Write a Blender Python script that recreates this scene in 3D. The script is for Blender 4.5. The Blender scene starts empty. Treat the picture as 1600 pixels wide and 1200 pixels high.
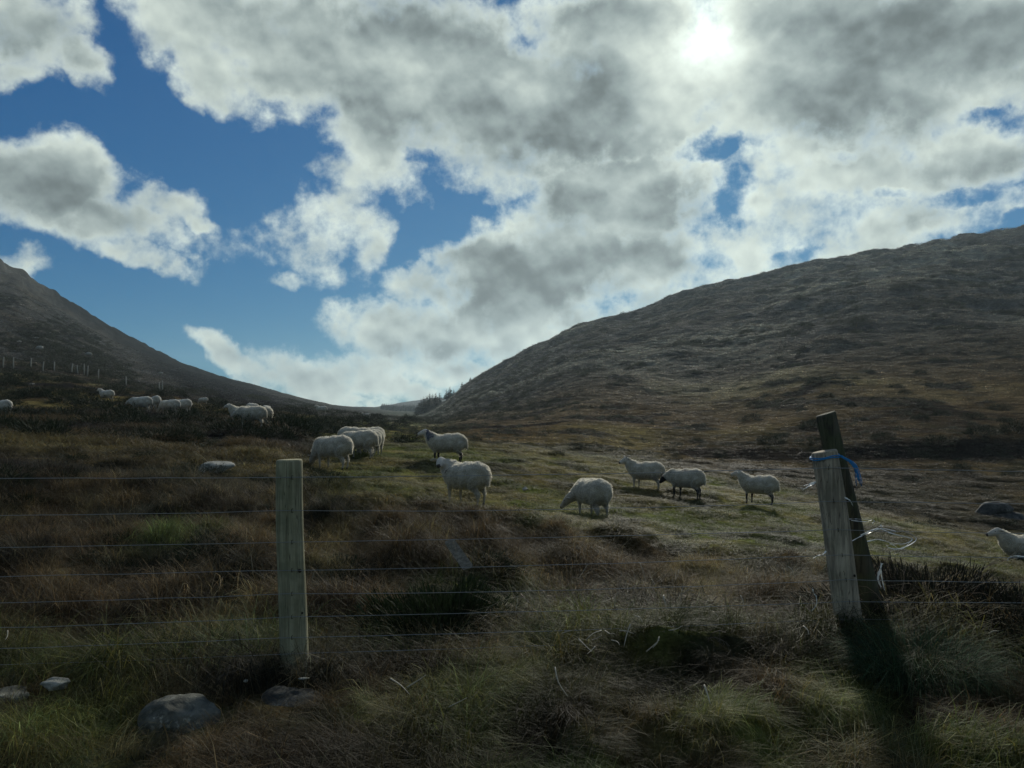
import bpy, bmesh, math, random
import numpy as np
from mathutils import Vector, Matrix, Euler

random.seed(7)
RNG = np.random.default_rng(11)
scene = bpy.context.scene
COL = scene.collection
R = math.radians

# ------------------------------------------------------------------ camera
F = 1186.0                                   # focal length in photo pixels (1600 wide)
CAMZ = 1.5
PITCH = math.atan(40.0 / F)
cam_data = bpy.data.cameras.new('camera')
cam = bpy.data.objects.new('camera', cam_data)
COL.objects.link(cam)
cam_data.sensor_fit = 'HORIZONTAL'
cam_data.sensor_width = 36.0
cam_data.lens = 36.0 * F / 1600.0
cam_data.clip_start = 0.05
cam_data.clip_end = 12000
cam.location = (0, 0, CAMZ)
cam.rotation_euler = (math.pi / 2 + PITCH, 0, 0)
scene.camera = cam


def pdir(u, v):
    """unit direction of a photo pixel, world axes"""
    a, b = (u - 800) / F, (600 - v) / F
    d = Vector((a, math.cos(PITCH) - b * math.sin(PITCH), math.sin(PITCH) + b * math.cos(PITCH)))
    return d.normalized()


def pz(v, d):
    """height of something seen at row v at depth d in front of the camera"""
    b = (600 - v) / F
    return CAMZ + d * (math.sin(PITCH) + b * math.cos(PITCH)) / (math.cos(PITCH) - b * math.sin(PITCH))


def px(u, v, d):
    b = (600 - v) / F
    return (u - 800) / F * d / (math.cos(PITCH) - b * math.sin(PITCH))


SUN = pdir(1105, 48)
SUN_EL = math.asin(SUN.z)
SUN_AZ = math.atan2(SUN.x, SUN.y)            # clockwise from +Y

# ------------------------------------------------------------------ render settings
scene.render.engine = 'CYCLES'
scene.cycles.max_bounces = 4
scene.cycles.diffuse_bounces = 2
scene.cycles.transmission_bounces = 2
scene.cycles.volume_bounces = 0
scene.view_settings.view_transform = 'Standard'
scene.view_settings.look = 'None'
scene.view_settings.exposure = 0.0
scene.view_settings.gamma = 1.0
scene.view_settings.use_curve_mapping = False


# ------------------------------------------------------------------ node helpers
class NT:
    def __init__(self, tree):
        self.t = tree
        self.n = tree.nodes
        self.l = tree.links

    def new(self, typ, **kw):
        n = self.n.new(typ)
        for k, v in kw.items():
            setattr(n, k, v)
        return n

    def put(self, sock, val):
        if isinstance(val, bpy.types.NodeSocket):
            self.l.new(val, sock)
        elif val is not None:
            try:
                sock.default_value = val
            except Exception:
                sock.default_value = (*val, 1.0)

    def math(self, op, a, b=None, c=None, clamp=False):
        n = self.new('ShaderNodeMath', operation=op, use_clamp=clamp)
        self.put(n.inputs[0], a)
        self.put(n.inputs[1], b)
        if c is not None:
            self.put(n.inputs[2], c)
        return n.outputs[0]

    def vmath(self, op, a, b=None, c=None):
        n = self.new('ShaderNodeVectorMath', operation=op)
        self.put(n.inputs[0], a)
        if b is not None:
            if op == 'SCALE':
                self.put(n.inputs[3], b)
            else:
                self.put(n.inputs[1], b)
        if c is not None:
            self.put(n.inputs[2], c)
        return n.outputs[1] if op in ('DOT_PRODUCT', 'LENGTH', 'DISTANCE') else n.outputs[0]

    def noise(self, vec, scale, detail=4, rough=0.5, dist=0.0, color=False, lac=2.0):
        n = self.new('ShaderNodeTexNoise')
        if vec is not None:
            self.l.new(vec, n.inputs['Vector'])
        n.inputs['Scale'].default_value = scale
        n.inputs['Detail'].default_value = detail
        n.inputs['Roughness'].default_value = rough
        n.inputs['Distortion'].default_value = dist
        n.inputs['Lacunarity'].default_value = lac
        return n.outputs['Color' if color else 'Fac']

    def ramp(self, val, lo, hi, a=0.0, b=1.0, smooth=True):
        n = self.new('ShaderNodeMapRange')
        n.interpolation_type = 'SMOOTHSTEP' if smooth else 'LINEAR'
        n.clamp = True
        self.put(n.inputs['Value'], val)
        for k, x in (('From Min', lo), ('From Max', hi), ('To Min', a), ('To Max', b)):
            self.put(n.inputs[k], x)
        return n.outputs['Result']

    def mix(self, fac, a, b, blend='MIX'):
        n = self.new('ShaderNodeMix', data_type='RGBA', blend_type=blend)
        self.put(n.inputs[0], fac)
        self.put(n.inputs[6], a)
        self.put(n.inputs[7], b)
        return n.outputs[2]


# ------------------------------------------------------------------ world: sky with broken cloud
world = bpy.data.worlds.new('World')
scene.world = world
world.use_nodes = True
W = NT(world.node_tree)
W.n.clear()
tc = W.new('ShaderNodeTexCoord').outputs['Generated']
sky = W.new('ShaderNodeTexSky', sky_type='NISHITA')
sky.sun_disc = False
sky.sun_elevation = SUN_EL
sky.sun_rotation = SUN_AZ
sky.altitude = 200
sky.air_density = 1.0
sky.dust_density = 0.1
sky.ozone_density = 2.0

warp1 = W.vmath('SUBTRACT', W.noise(tc, 9.0, 3, 0.55, color=True), (0.5, 0.5, 0.5))
warp2 = W.vmath('SUBTRACT', W.noise(tc, 42.0, 4, 0.62, color=True), (0.5, 0.5, 0.5))
wdir = W.vmath('ADD', tc, W.vmath('ADD', W.vmath('SCALE', warp1, 0.075), W.vmath('SCALE', warp2, 0.023)))
wsoft = W.vmath('ADD', tc, W.vmath('ADD', W.vmath('SCALE', warp1, 0.075), W.vmath('SCALE', warp2, 0.010)))


def chart(vec):
    """directions of the sky in front (towards +Y) as (east slope, 1, up slope) and its squares"""
    sp_ = W.new('ShaderNodeSeparateXYZ'); W.l.new(vec, sp_.inputs[0])
    iy = W.math('DIVIDE', 1.0, W.math('MAXIMUM', sp_.outputs[1], 0.15))
    p = W.vmath('SCALE', vec, iy)
    q = W.new('ShaderNodeSeparateXYZ'); W.l.new(p, q.inputs[0])
    x, z = q.outputs[0], q.outputs[2]
    P = W.new('ShaderNodeCombineXYZ'); Q = W.new('ShaderNodeCombineXYZ')
    W.l.new(x, P.inputs[0]); W.l.new(z, P.inputs[1]); P.inputs[2].default_value = 1.0
    W.l.new(W.math('MULTIPLY', x, x), Q.inputs[0]); W.l.new(W.math('MULTIPLY', x, z), Q.inputs[1]); W.l.new(W.math('MULTIPLY', z, z), Q.inputs[2])
    return P.outputs[0], Q.outputs[0]


def blob(ch, u, v, ru, rv, rot, s):
    """s * (1 - r^2) of an ellipse on that chart, as a quadratic in the two slopes"""
    c = pdir(u, v)
    cx, cz = c.x / c.y, c.z / c.y
    a = R(-rot); ca, sa = math.cos(a), math.sin(a)
    ru, rv = ru / F * BS, rv / F * BS
    A = np.array([ca / ru, sa / ru]); B = np.array([-sa / rv, ca / rv])
    M = np.outer(A, A) + np.outer(B, B)
    C0 = np.array([cx, cz]); Lc = -2 * M @ C0; K = C0 @ M @ C0
    s *= 0.62
    n = W.vmath('DOT_PRODUCT', ch[1], (-s * M[0, 0], -2 * s * M[0, 1], -s * M[1, 1]))
    m = W.vmath('DOT_PRODUCT', ch[0], (-s * Lc[0], -s * Lc[1], s * (1 - K)))
    return W.math('ADD', n, m)


BS = 1.12


def union(vec, blobs, soft):
    ch = chart(vec)
    acc = None
    for b in blobs:
        o = blob(ch, *b)
        acc = W.math('MAXIMUM', o, -0.6) if acc is None else W.math('MAXIMUM', acc, o)
    return acc


CLOUDS = [
    (10, 30, 120, 80, 0, 1), (95, 80, 60, 34, 35, .8), (0, 110, 60, 30, 0, .6),
    (310, 20, 130, 80, 25, 1), (330, 100, 95, 50, 50, 1), (470, 80, 150, 105, 10, 1.1), (660, 110, 210, 140, 10, 1.3),
    (570, 205, 90, 40, 20, .8), (800, 170, 200, 130, 10, 1.3), (800, 295, 60, 34, 20, .7),
    (1000, 110, 220, 170, 0, 1.3), (1290, 90, 300, 170, 0, 1.3), (1500, 60, 240, 110, 0, 1.2),
    (1240, 260, 100, 110, 0, .8), (1370, 280, 190, 60, -6, .9), (1520, 245, 140, 55, -8, .9), (1330, 330, 170, 30, -10, .5),
    (965, 320, 165, 85, 0, 1.1), (1085, 310, 60, 60, 0, .8), (850, 420, 190, 85, -10, 1.2), (672, 448, 62, 52, 0, 1),
    (740, 395, 80, 50, -10, 1), (1010, 410, 130, 70, -10, 1), (650, 520, 130, 55, 0, 1), (800, 500, 150, 70, -10, 1.1),
    (545, 525, 55, 22, 5, .6), (720, 583, 120, 28, 0, .8), (560, 590, 80, 40, 15, .8), (470, 595, 110, 34, 30, 1.0),
    (385, 570, 100, 26, 30, 1.0), (560, 632, 60, 9, 5, .7), (1130, 385, 110, 50, -15, .7), (1190, 430, 80, 28, 0, .5),
    (1260, 340, 130, 60, -10, .55), (1180, 390, 120, 50, -12, .6), (1300, 385, 120, 30, -10, .5), (1480, 320, 160, 30, -5, .5), (1100, 430, 110, 36, -15, .6),
    (900, 505, 120, 30, -20, .6),
    (1000, 480, 160, 30, -20, .7), (760, 600, 90, 20, -10, .6), (610, 612, 80, 22, 10, .7), (500, 615, 90, 20, 25, .7), (1400, 350, 200, 34, -8, .6),
    (1440, 335, 60, 32, 0, .6), (1350, 380, 60, 25, 0, .5), (1560, 325, 60, 22, 0, .5),
    (60, 290, 130, 66, 5, 1.1), (115, 262, 60, 42, 30, .9), (175, 345, 110, 45, 10, 1), (245, 318, 65, 26, 5, .7),
    (300, 335, 45, 12, 25, .5), (215, 392, 80, 20, 12, .8), (40, 405, 70, 20, 0, .5),
    (480, 370, 85, 45, 0, .30), (460, 400, 50, 26, 0, .35), (578, 385, 36, 38, 0, .34), (500, 320, 40, 16, -20, .3),
    (548, 262, 50, 30, 20, .36), (625, 290, 66, 26, 30, .38), (620, 245, 70, 28, 15, .32), (520, 310, 60, 24, -30, .2), (440, 448, 16, 10, 0, .25),
]
HOLES = [
    (685, 350, 55, 40, 0, .8), (400, 300, 60, 60, 0, .5), (640, 385, 34, 26, 0, .5), (700, 305, 60, 22, 20, .35),
    (1110, 235, 60, 26, -20, .8), (1160, 310, 30, 40, 0, .6), (1550, 170, 55, 16, -12, .6), (1245, 398, 45, 14, -8, .5),
    (1300, 250, 30, 16, 0, .3), (1390, 305, 50, 12, -5, .45), (1500, 310, 55, 14, -5, .55), (640, 240, 30, 16, 20, .4),
    (1110, 400, 40, 18, 0, .25), (430, 172, 30, 20, 0, .4), (860, 505, 40, 16, 0, .3), (1590, 345, 30, 14, 0, .5),
]
DARK = [
    (860, 215, 190, 60, 12, .9), (930, 165, 80, 70, 45, .9), (1320, 165, 130, 80, 10, 1.0), (1420, 60, 190, 80, 0, 1.0),
    (720, 40, 260, 60, 0, .55), (960, 20, 120, 40, 0, .6), (1190, 20, 60, 30, 0, .3), (1065, 318, 95, 36, -15, .85), (885, 325, 60, 40, 0, .7),
    (850, 430, 160, 55, 12, 1.0), (760, 470, 90, 40, 0, .8), (1000, 400, 70, 50, 0, .6), (690, 560, 120, 18, 0, .7),
    (630, 480, 40, 20, 0, .5), (70, 310, 110, 45, 10, .35), (30, 60, 90, 40, 0, .4), (1540, 260, 120, 26, 0, .35),
    (1430, 340, 30, 16, 0, .4), (600, 170, 120, 30, 20, .3),
]
BRIGHT = [(820, 190, 45, 20, 0, .8), (600, 120, 110, 50, 20, .5), (1190, 400, 120, 60, 0, .4), (640, 575, 200, 18, 5, .4)]

cov = union(wdir, CLOUDS, 0.10)
hol = union(wdir, HOLES, 0.05)
drk = union(wsoft, DARK, 0.12)
brt = union(wsoft, BRIGHT, 0.05)
f1 = W.noise(tc, 14.0, 6, 0.58)
f2 = W.noise(tc, 46.0, 5, 0.6)
fb = W.math('MULTIPLY_ADD', W.math('SUBTRACT', f1, 0.5), 1.05, W.math('MULTIPLY', W.math('SUBTRACT', f2, 0.5), 0.46))
# clouds outside the picture: the same broken cover all round
wide = W.noise(tc, 3.0, 3, 0.5)
front = W.ramp(W.vmath('DOT_PRODUCT', tc, tuple(pdir(800, 330))), 0.66, 0.79)
elsewhere = W.math('MULTIPLY', W.math('SUBTRACT', wide, 0.53), 3.2)
elsewhere = W.math('MULTIPLY_ADD', front, -3.0, elsewhere)
field = W.math('SUBTRACT', W.math('MAXIMUM', cov, elsewhere), W.math('MAXIMUM', hol, 0.0))
dens = W.math('ADD', field, fb)
alpha = W.ramp(W.math('MULTIPLY_ADD', fb, 1.5, W.math('MINIMUM', field, 0.80)), -0.19, 0.50)
# relief: density falling towards the sun = lit side
sv = tuple(Vector(SUN) * 0.0)
step = tuple((Vector((0, 0, 1)) * 0.8 + Vector((SUN.x, 0, 0)) * 0.5) * 0.016)
f1l = W.noise(tc, 17.0, 2.5, 0.5)
f1s = W.noise(W.vmath('ADD', tc, step), 17.0, 2.5, 0.5)
f2s = W.noise(W.vmath('ADD', tc, tuple(Vector(step) * 0.35)), 46.0, 5, 0.6)
relief = W.math('ADD', W.math('MULTIPLY', W.math('SUBTRACT', f1l, f1s), 0.85),
                W.math('MULTIPLY', W.math('SUBTRACT', f2, f2s), 0.16))
thick = W.ramp(W.math('MULTIPLY_ADD', W.math('SUBTRACT', f1l, 0.5), 0.75, drk), -0.60, 0.95)
thick = W.math('MULTIPLY', thick, W.ramp(dens, 0.10, 0.60))
wthick = W.ramp(W.math('MULTIPLY_ADD', front, -2.0, dens), 0.3, 1.2, 0, 0.75)
thick = W.math('MAXIMUM', thick, wthick)
glow = W.vmath('DOT_PRODUCT', W.vmath('NORMALIZE', tc), tuple(SUN))
g1 = W.math('POWER', W.math('MAXIMUM', glow, 0.0), 45.0)
g2 = W.math('POWER', W.math('MAXIMUM', glow, 0.0), 1300.0)
val = W.math('MULTIPLY_ADD', thick, -0.38, W.ramp(dens, 0.05, 0.6, 0.84, 0.51))
val = W.math('ADD', val, relief)
val = W.math('MULTIPLY_ADD', W.math('MAXIMUM', brt, 0.0), 0.14, val)
val = W.math('MULTIPLY_ADD', g1, W.math('MULTIPLY_ADD', thick, -0.12, 0.17), val)
val = W.math('MULTIPLY_ADD', g2, W.math('MULTIPLY_ADD', f2, 0.9, 0.25), val)
val = W.math('SMOOTH_MAX', val, 0.15, 0.10)
ccol = W.mix(W.ramp(val, 0.2, 0.8), (0.80, 0.98, 0.98, 1), (0.93, 1.04, 0.94, 1))
ccol = W.vmath('SCALE', ccol, val)
skyc = W.vmath('MULTIPLY', sky.outputs[0], (0.050, 0.088, 0.112))
sp = W.new('ShaderNodeSeparateXYZ')
W.l.new(skyc, sp.inputs[0])
cb = W.new('ShaderNodeCombineXYZ')
for i_, (g_, k_) in enumerate(((0.9, 0.055), (0.75, 0.235), (0.55, 0.345))):
    W.l.new(W.math('MULTIPLY', W.math('POWER', sp.outputs[i_], g_), k_), cb.inputs[i_])
skyc = cb.outputs[0]
final = W.mix(alpha, skyc, ccol)
bg = W.new('ShaderNodeBackground')
bg.inputs['Strength'].default_value = 1.0
W.l.new(final, bg.inputs['Color'])
wo = W.new('ShaderNodeOutputWorld')
W.l.new(bg.outputs[0], wo.inputs['Surface'])
world.cycles.sampling_method = 'MANUAL'
world.cycles.sample_map_resolution = 256

sun_data = bpy.data.lights.new('sun', 'SUN')
sun_data.energy = 3.4
sun_data.angle = R(3.5)
sun_data.color = (1.0, 0.96, 0.84)
sun_ob = bpy.data.objects.new('sun', sun_data)
COL.objects.link(sun_ob)
sun_ob.rotation_euler = Vector(-SUN).to_track_quat('-Z', 'Y').to_euler()
sun_ob.location = Vector(SUN) * 50


# ------------------------------------------------------------------ numpy noise
def _hash(ix, iy, seed):
    h = (ix.astype(np.int64) * 374761393 + iy.astype(np.int64) * 668265263 + seed * 982451653) & 0x7fffffff
    h = ((h ^ (h >> 13)) * 1274126177) & 0x7fffffff
    return ((h ^ (h >> 16)) & 0xffff) / 65535.0


def vnoise(x, y, seed=0):
    """smooth value noise, -1..1"""
    x = np.asarray(x, float); y = np.asarray(y, float)
    xi = np.floor(x); yi = np.floor(y)
    fx = x - xi; fy = y - yi
    fx = fx * fx * fx * (fx * (fx * 6 - 15) + 10); fy = fy * fy * fy * (fy * (fy * 6 - 15) + 10)
    a = _hash(xi, yi, seed); b = _hash(xi + 1, yi, seed)
    c = _hash(xi, yi + 1, seed); d = _hash(xi + 1, yi + 1, seed)
    return 2 * ((a * (1 - fx) + b * fx) * (1 - fy) + (c * (1 - fx) + d * fx) * fy) - 1


def fbm(x, y, seed=0, octaves=4, gain=0.5):
    s = 0; a = 1; n = 0
    for o in range(octaves):
        ca, sa = math.cos(o * 1.1 + 0.4), math.sin(o * 1.1 + 0.4)
        s = s + a * vnoise((x * ca - y * sa) * 2 ** o + 17.3 * o, (x * sa + y * ca) * 2 ** o - 9.1 * o, seed + o)
        n += a; a *= gain
    return s / n


def sstep(a, b, x):
    t = np.clip((x - a) / (b - a), 0, 1)
    return t * t * (3 - 2 * t)


# ------------------------------------------------------------------ terrain
# depth -> the height at which that strip of ground lies, given by bearing (u) columns
PROF = {
    -300: [(3.2, 1200), (4.3, 1055), (5.2, 1015), (6.5, 880), (9, 765), (12, 715), (16, 692), (22, 668), (30, 650), (50, 612), (70, 580), (90, 550), (140, 490), (250, 380), (500, 270), (900, 420)],
    0: [(3.2, 1192), (4.3, 1050), (5.2, 1012), (6.5, 880), (9, 765), (12, 715), (16, 695), (22, 672), (30, 655), (50, 618), (70, 592), (90, 574), (140, 540), (250, 470), (500, 407), (900, 510)],
    100: [(3.2, 1192), (4.3, 1050), (5.2, 1012), (6.5, 885), (9, 768), (12, 722), (16, 700), (22, 678), (30, 657), (50, 621), (70, 602), (90, 588), (140, 562), (250, 515), (500, 466), (900, 540)],
    200: [(3.2, 1192), (4.3, 1048), (5.2, 1012), (6.5, 890), (9, 770), (12, 728), (16, 706), (22, 684), (30, 662), (38, 643), (60, 622), (90, 607), (140, 590), (250, 560), (500, 524), (900, 580)],
    300: [(3.2, 1190), (4.3, 1046), (5.2, 1012), (6.5, 895), (9, 775), (12, 738), (16, 714), (22, 688), (30, 664), (38, 648), (60, 632), (90, 622), (140, 610), (250, 592), (500, 572), (900, 605)],
    400: [(3.2, 1190), (4.3, 1045), (5.2, 1012), (6.5, 900), (9, 785), (12, 750), (16, 722), (22, 691), (26, 673), (38, 656), (60, 645), (90, 637), (140, 629), (250, 617), (500, 602), (900, 620)],
    500: [(3.2, 1190), (4.3, 1045), (5.2, 1015), (6.5, 905), (9, 775), (12, 756), (16, 737), (19, 722), (22, 708), (30, 690), (45, 672), (70, 657), (100, 650), (200, 641), (500, 628), (900, 634)],
    570: [(3.2, 1190), (4.3, 1043), (5.2, 1018), (6.5, 915), (9, 772), (12, 760), (16, 737), (19, 722), (22, 706), (30, 692), (45, 676), (70, 664), (120, 655), (300, 646), (500, 640), (900, 637)],
    650: [(3.2, 1190), (4.3, 1040), (5.2, 1020), (6.5, 920), (8, 825), (9.3, 780), (10.5, 783), (12.6, 776), (16, 745), (18.6, 725), (25, 703), (40, 684), (80, 668), (200, 656), (400, 649), (800, 643), (1600, 626), (2600, 632)],
    690: [(3.2, 1190), (4.3, 1035), (5.2, 1020), (6.5, 925), (8, 835), (9.3, 798), (10.5, 796), (12.6, 785), (16, 746), (18.6, 724), (25, 704), (40, 685), (80, 668), (200, 648), (400, 628), (800, 634), (1600, 622), (2600, 632)],
    730: [(3.2, 1190), (4.3, 1030), (5.2, 1020), (6.5, 930), (8, 850), (9.3, 815), (10.5, 810), (12.6, 790), (16, 748), (18.6, 724), (25, 705), (40, 686), (60, 671), (100, 650), (200, 622), (330, 599), (600, 622)],
    800: [(3.2, 1185), (4.3, 1022), (5.2, 1012), (6.5, 935), (8, 860), (9.3, 825), (10.5, 818), (12.6, 797), (16, 757), (18.6, 735), (28, 704), (40, 691), (60, 668), (100, 640), (200, 588), (320, 558), (600, 600)],
    900: [(3.2, 1185), (4.3, 1018), (5.2, 1008), (6.5, 940), (8, 866), (9.3, 838), (10.5, 832), (13.1, 811), (18, 758), (25, 722), (32, 706), (45, 682), (80, 632), (180, 550), (320, 506), (600, 570)],
    1000: [(3.2, 1185), (4.3, 1015), (5.2, 1005), (6.5, 940), (8, 872), (10, 847), (13.1, 815), (18.5, 763), (25, 735), (32, 718), (45, 692), (80, 628), (180, 532), (320, 478), (600, 550)],
    1100: [(3.2, 1185), (4.4, 1008), (5.2, 1000), (6.5, 935), (8, 882), (10, 857), (13, 828), (17.4, 780), (22, 758), (30, 730), (38, 716), (39.3, 702), (60, 665), (100, 600), (180, 510), (320, 444), (600, 530)],
    1200: [(3.2, 1190), (4.5, 1000), (5.4, 980), (6.5, 935), (8, 892), (10, 866), (13, 837), (18, 791), (22, 776), (27, 752), (38, 719), (39.3, 700), (60, 655), (100, 580), (180, 485), (320, 426), (600, 520)],
    1300: [(3.2, 1195), (4.5, 988), (5.4, 975), (6.5, 940), (8, 902), (10, 876), (13, 848), (18, 806), (22, 792), (27, 764), (38, 719), (39.3, 696), (60, 640), (100, 556), (180, 460), (320, 403), (600, 505)],
    1450: [(3.2, 1195), (4.5, 985), (5.4, 975), (6.5, 945), (8, 915), (10, 888), (13, 862), (18, 830), (22, 814), (27, 778), (38, 716), (39.3, 686), (60, 628), (100, 545), (180, 442), (320, 375), (600, 490)],
    1600: [(3.2, 1195), (4.5, 988), (5.4, 985), (6.5, 960), (8, 930), (10, 910), (14, 882), (18, 858), (22, 836), (27, 784), (38, 714), (39.3, 682), (60, 620), (100, 535), (180, 430), (320, 352), (600, 475)],
    1900: [(3.2, 1195), (4.5, 990), (5.4, 988), (6.5, 965), (8, 940), (10, 925), (14, 900), (18, 870), (22, 845), (27, 790), (38, 712), (39.3, 680), (60, 600), (100, 500), (180, 380), (320, 300), (600, 440)],
}
US = np.array(sorted(PROF), float)
LD = np.linspace(math.log(0.3), math.log(2500), 800)          # log range rows
ztab = np.zeros((len(US), len(LD)))
for i, u in enumerate(US):
    p = PROF[int(u)]
    ld = np.array([math.log(a) for a, _ in p]); vv = np.array([b for _, b in p], float)
    v = np.interp(LD, ld, vv)
    d = np.exp(LD)
    z = (640 - v) / F * d
    near = d < 3.2
    z3 = (640 - vv[0]) / F * 3.2
    z[near] = z3 + (-1.5 - z3) * np.clip((3.2 - d[near]) / 1.2, 0, 1)
    dl = p[-1][0]; zl = (640 - vv[-1]) / F * dl
    far = d > dl
    z[far] = zl
    k = 2
    ker = np.exp(-0.5 * (np.arange(-2 * k, 2 * k + 1) / (k * 0.6)) ** 2); ker /= ker.sum()
    zz = z / d
    zz = np.convolve(np.pad(zz, 2 * k, mode='edge'), ker, mode='valid')
    ztab[i] = zz * d
ztab += CAMZ


def base_height(x, y):
    r = np.hypot(x, y)
    phi = np.arctan2(x, y)
    pc = np.clip(phi, R(-45), R(45))
    u = 800 + F * np.tan(pc)
    u = np.clip(u, US[0], US[-1])
    d = np.maximum(r * np.cos(pc), 0.31)
    # the lie of the land wanders a little off the straight strips
    w = 1 + 0.035 * fbm(x / 9.0, y / 9.0, 5, 3) * sstep(9, 16, d) + 0.05 * vnoise(x / 1.7, y / 1.7, 9) * sstep(5.3, 6.2, d) * (1 - sstep(9, 12, d))
    j = (np.log(d * w) - LD[0]) / (LD[1] - LD[0])
    j = np.clip(j, 0, len(LD) - 1.001)
    j0 = j.astype(int); fj = j - j0
    i = np.interp(u, US, np.arange(len(US)))
    i = np.clip(i, 0, len(US) - 1.001)
    i1 = i.astype(int); t = i - i1
    i0 = np.maximum(i1 - 1, 0); i2 = i1 + 1; i3 = np.minimum(i1 + 2, len(US) - 1)

    def S(k):
        return ztab[k, j0] * (1 - fj) + ztab[k, j0 + 1] * fj
    # non-uniform hermite across bearings
    U0, U1, U2, U3 = US[i0], US[i1], US[i2], US[i3]
    p0, p1, p2, p3 = S(i0), S(i1), S(i2), S(i3)
    h = U2 - U1
    m1 = np.where(U2 > U0, (p2 - p0) / np.maximum(U2 - U0, 1), 0) * h
    m2 = np.where(U3 > U1, (p3 - p1) / np.maximum(U3 - U1, 1), 0) * h
    t2, t3 = t * t, t * t * t
    z = (2 * t3 - 3 * t2 + 1) * p1 + (t3 - 2 * t2 + t) * m1 + (-2 * t3 + 3 * t2) * p2 + (t3 - t2) * m2
    back = sstep(R(52), R(85), np.abs(phi))
    return z * (1 - back) + back * (0.0 + 0.03 * np.maximum(r - 15, 0) * (r < 400) + 11.5 * (r >= 400)), u, d


def height(x, y):
    x = np.atleast_1d(np.asarray(x, float)); y = np.atleast_1d(np.asarray(y, float))
    z, u, d = base_height(x, y)
    bank = sstep(4.9, 6.0, d) * (1 - sstep(9.0, 10.5, d))
    verge = (1 - sstep(4.9, 5.6, d)) * sstep(1.8, 2.8, d)
    field = sstep(9.0, 11, d)
    pr = np.exp(-((x - 1.99) ** 2 + (y - 4.45) ** 2) / .30) + np.exp(-((x + 1.24) ** 2 + (y - 4.3) ** 2) / .1)
    verge = verge * (1 - np.clip(pr, 0, 1))
    wx = x + .22 * vnoise(x / .5, y / .5, 24); wy = y + .22 * vnoise(x / .5 + 9, y / .5, 25)
    mound = np.abs(fbm(wx / 0.62, wy / 0.75, 21, 2)) ** .8
    z = z + bank * (0.40 * mound - .13 + 0.14 * fbm(x / 2.0, y / 1.6, 27, 2) + 0.03 * vnoise(x / 0.25, y / 0.25, 3))
    rv = sstep(700, 950, u)
    z = z + verge * (0.05 * fbm(x / 0.6, y / 0.6, 33, 3) + rv * (0.30 * np.abs(fbm(wx / .55, wy / .55, 35, 2)) ** .8 - .07))
    tuss = np.maximum(fbm(x / 1.3, y / 1.3, 41, 2), 0) ** 1.3
    z = z + field * (1 - sstep(28, 60, d)) * (0.20 * tuss + 0.06 * fbm(x / 0.55, y / 0.55, 43, 2))
    hill = sstep(24, 60, d)
    amp = np.clip(d / 150, 0.25, 1.0)
    right = sstep(640, 740, u)
    # terraced sheep tracks and hummocks
    z = z + hill * amp * (1 - .68 * sstep(110, 240, d)) * (0.75 * fbm(x / 16, y / 16, 51, 4) + 0.50 * np.maximum(fbm(x / 3.2, y / 3.2, 61, 3), -0.1) + 0.30 * np.abs(fbm(x / 1.9, y / 1.9, 63, 2)))
    z = z + hill * amp * right * 0.35 * np.abs(vnoise(x / 9 + 0.6 * vnoise(x / 22, y / 22, 72), z / 2.6 + x / 60, 71))
    # gullies running down the right hill
    z = z - hill * right * np.clip(d / 200, 0, 1) * 1.6 * np.maximum(0, 0.35 - np.abs(fbm(x / 48, y / 150, 81, 2))) * 2
    # far land rolls gently
    z = z + sstep(500, 900, d) * 2.0 * fbm(x / 120, y / 120, 91, 3)
    return z


def ground_z(x, y):
    return float(height(x, y)[0])


def at(u, d):
    """ground point at photo column u and depth d"""
    x = (u - 800) / F * d
    return Vector((x, d, ground_z(x, d)))


def mixc(a, b, t):
    return a * (1 - t[:, None]) + b * t[:, None]


def c3(r, g, b):
    return np.array([[r, g, b]])


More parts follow.
